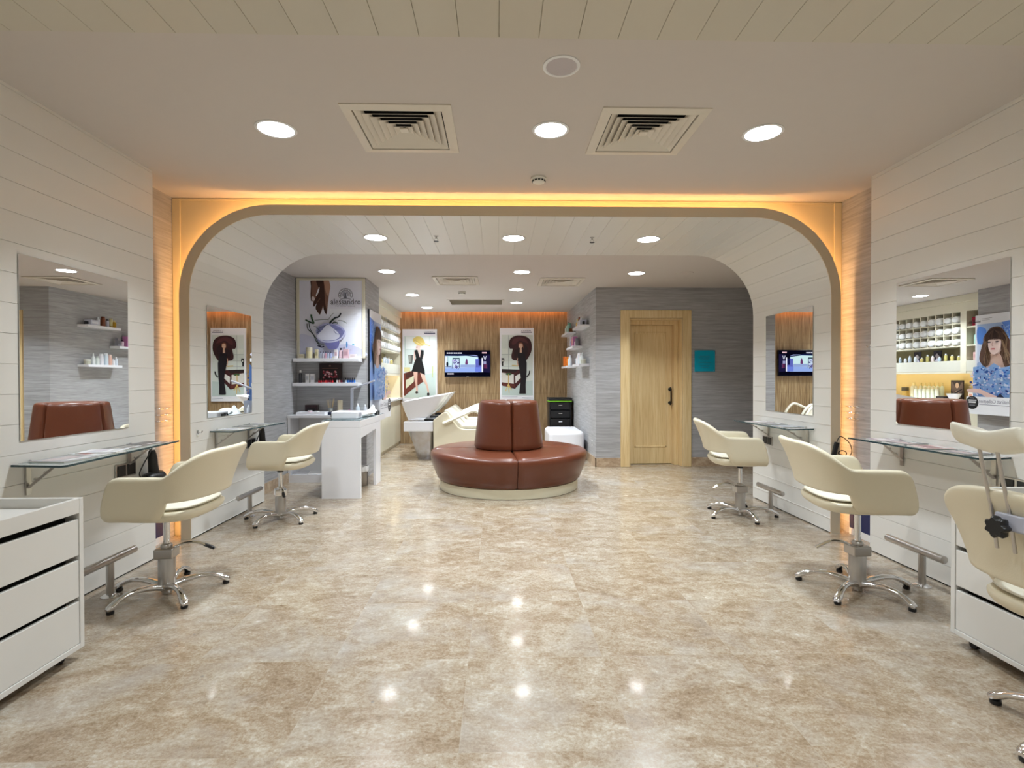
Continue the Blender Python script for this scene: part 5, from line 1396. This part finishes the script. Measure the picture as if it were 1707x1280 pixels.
# ------------------------------------------------------------------ sockets, dryers, holders
def socket(xw, sg, y, z, lab, n=2):
    t = thing('power_socket', lab, 'socket', (xw, y, z), 0, 'sockets under the glass shelves')
    w = .045*n
    MB().box(*sorted((sg*.001, sg*.009)), -w, w, -.042, .042).build('face_plate', M_STEEL, t, bevel=.003)
    for k in range(n):
        yy = (k-(n-1)/2)*.085
        MB().box(*sorted((sg*.009, sg*.013)), yy-.033, yy+.033, -.033, .033).build('socket_insert', M_BLACK, t)
    return t
socket(XL, 1, 3.33, .645, 'steel double socket under the left glass shelf')
socket(XR, -1, 2.572, .655, 'steel double socket under the right glass shelf behind the neck rest rods')
socket(JL, 1, 4.99, .61, 'steel double socket under the left arch shelf')
socket(JR, -1, 4.98, .61, 'steel double socket under the right arch shelf')
def dryer(x, y, z, sg, lab):
    t = thing('hair_dryer', lab, 'hair dryer', (x, y, z), 0, 'hair tools hanging at the shelves')
    b = MB().tube(smooth3([(0, 0, 0), (.0, .005, -.05), (.0, .012, -.11), (0, .02, -.16)], 3), [.016, .021, .025, .027, .028, .028, .029, .030, .032, .034], n=12); b.build('handle', M_BLACK, t, smooth=True)
    b = MB().tube([(0, -.07, -.185), (0, -.05, -.187), (0, .03, -.19), (0, .085, -.185), (0, .105, -.18)], [.032, .044, .050, .042, .026], n=16); b.build('barrel', M_BLACK, t, smooth=True)
    MB().tube([(0, -.071, -.185), (0, -.085, -.185)], [.028, .02], n=14).build('nozzle', M_IRON, t, smooth=True)
    MB().tube(smooth3([(0, -.0, .01), (sg*.01, -.05, -.03), (sg*.01, -.10, -.08), (sg*.0, -.12, -.14), (0, -.07, -.19)], 5), .004, n=6).build('power_cord', M_BLACK, t, smooth=True)
    MB().obox((sg*.019, .005, -.06), (.003, .012, .03), 0).build('switch', col_mat((170, 30, 34)), t)
    MB().tube([(-sg*.05, 0, .004), (0, 0, .004)], .004, n=6).build('hanging_loop', M_STEEL, t)
dryer(-2.245, 3.50, .745, 1, 'black hair dryer hanging below the far end of the left glass shelf')
dryer(-2.24, 5.09, .745, 1, 'black hair dryer hanging at the far end of the left arch shelf')
t = thing('hair_clipper', 'black hair clipper with looped cord on the front edge of the right arch side', 'hair clipper', (2.575, 4.10, .66))
t.location = (2.590, 4.012, .655)
MB().obox((0, -.006, .0), (.032, .024, .11), 0, ry=R(14)).build('clipper_body', M_BLACK, t, bevel=.006)
MB().tube(smooth3([(.014, -.004, .055), (.03, -.01, .095), (.065, -.012, .085), (.11, -.012, .04), (.125, -.012, -.02), (.10, -.012, -.055), (.05, -.012, -.045), (.02, -.01, -.03), (.05, -.012, -.01), (.085, -.012, -.03), (.06, -.012, -.06), (.01, -.01, -.05)], 5), .0035, n=6).build('power_cord', M_BLACK, t, smooth=True)
def holder(x, sg, y, z, lab):
    t = thing('wire_holder', lab, 'wire rack', (x, y, z), 0, 'wire tool holders on the recess walls')
    for k in range(3):
        zz = .045-k*.045
        pts = smooth3([(0, -.08, zz), (sg*.04, -.075, zz), (sg*.045, -.03, zz-.006), (sg*.03, 0, zz), (sg*.045, .03, zz-.006), (sg*.04, .075, zz), (0, .08, zz)], 4)
        MB().tube(pts, .0035, n=6).build('wire_loop', M_CHROME, t, smooth=True)
holder(RL, 1, 3.97, .945, 'curled wire tool holder on the amber lit recess wall at the left')
holder(RR, -1, 3.96, .94, 'curled wire tool holder on the amber lit recess wall at the right')
def hook(x, sg, y, z, lab):
    t = thing('coat_hook', lab, 'hook', (x, y, z), 0)
    MB().box(*sorted((sg*.0005, sg*.004)), -.012, .012, -.025, .025).build('hook_plate', M_CHROME, t)
    MB().tube(smooth3([(sg*.004, 0, .01), (sg*.03, 0, .005), (sg*.04, 0, .02)], 4), .004, n=6).build('hook_arm', M_CHROME, t, smooth=True)
hook(JL, 1, 4.12, .79, 'small chrome hook on the left arch side beside the glass shelf')
hook(RR, -1, 3.80, 1.42, 'small chrome hook on the right recess wall')

# ------------------------------------------------------------------ camera
cam = bpy.data.cameras.new('camera'); co = bpy.data.objects.new('camera', cam); C.objects.link(co)
cam.sensor_fit = 'HORIZONTAL'; cam.sensor_width = 36; cam.lens = 884.93/1707*36; cam.clip_start = .05
fw = Vector((0.0265910524665808, 0.9996006313998952, -0.009565230454640992))
rt = Vector((0.9996427959995899, -0.02661541720889991, -0.0024289859856002813))
up = Vector((0.002682598524117083, 0.009497224422274065, 0.9999513020109686))
co.matrix_world = Matrix(((rt.x, up.x, -fw.x, 0), (rt.y, up.y, -fw.y, 0), (rt.z, up.z, -fw.z, 1.2), (0, 0, 0, 1)))
sc = bpy.context.scene; sc.camera = co
w = bpy.data.worlds.new('world'); sc.world = w; w.use_nodes = True
w.node_tree.nodes['Background'].inputs[0].default_value = (.5, .5, .5, 1); w.node_tree.nodes['Background'].inputs[1].default_value = .3
vs = sc.view_settings; sc.display_settings.display_device = 'sRGB'; vs.view_transform = 'Standard'; vs.look = 'None'; vs.gamma = 1; vs.use_curve_mapping = False
vs.exposure = 0.15
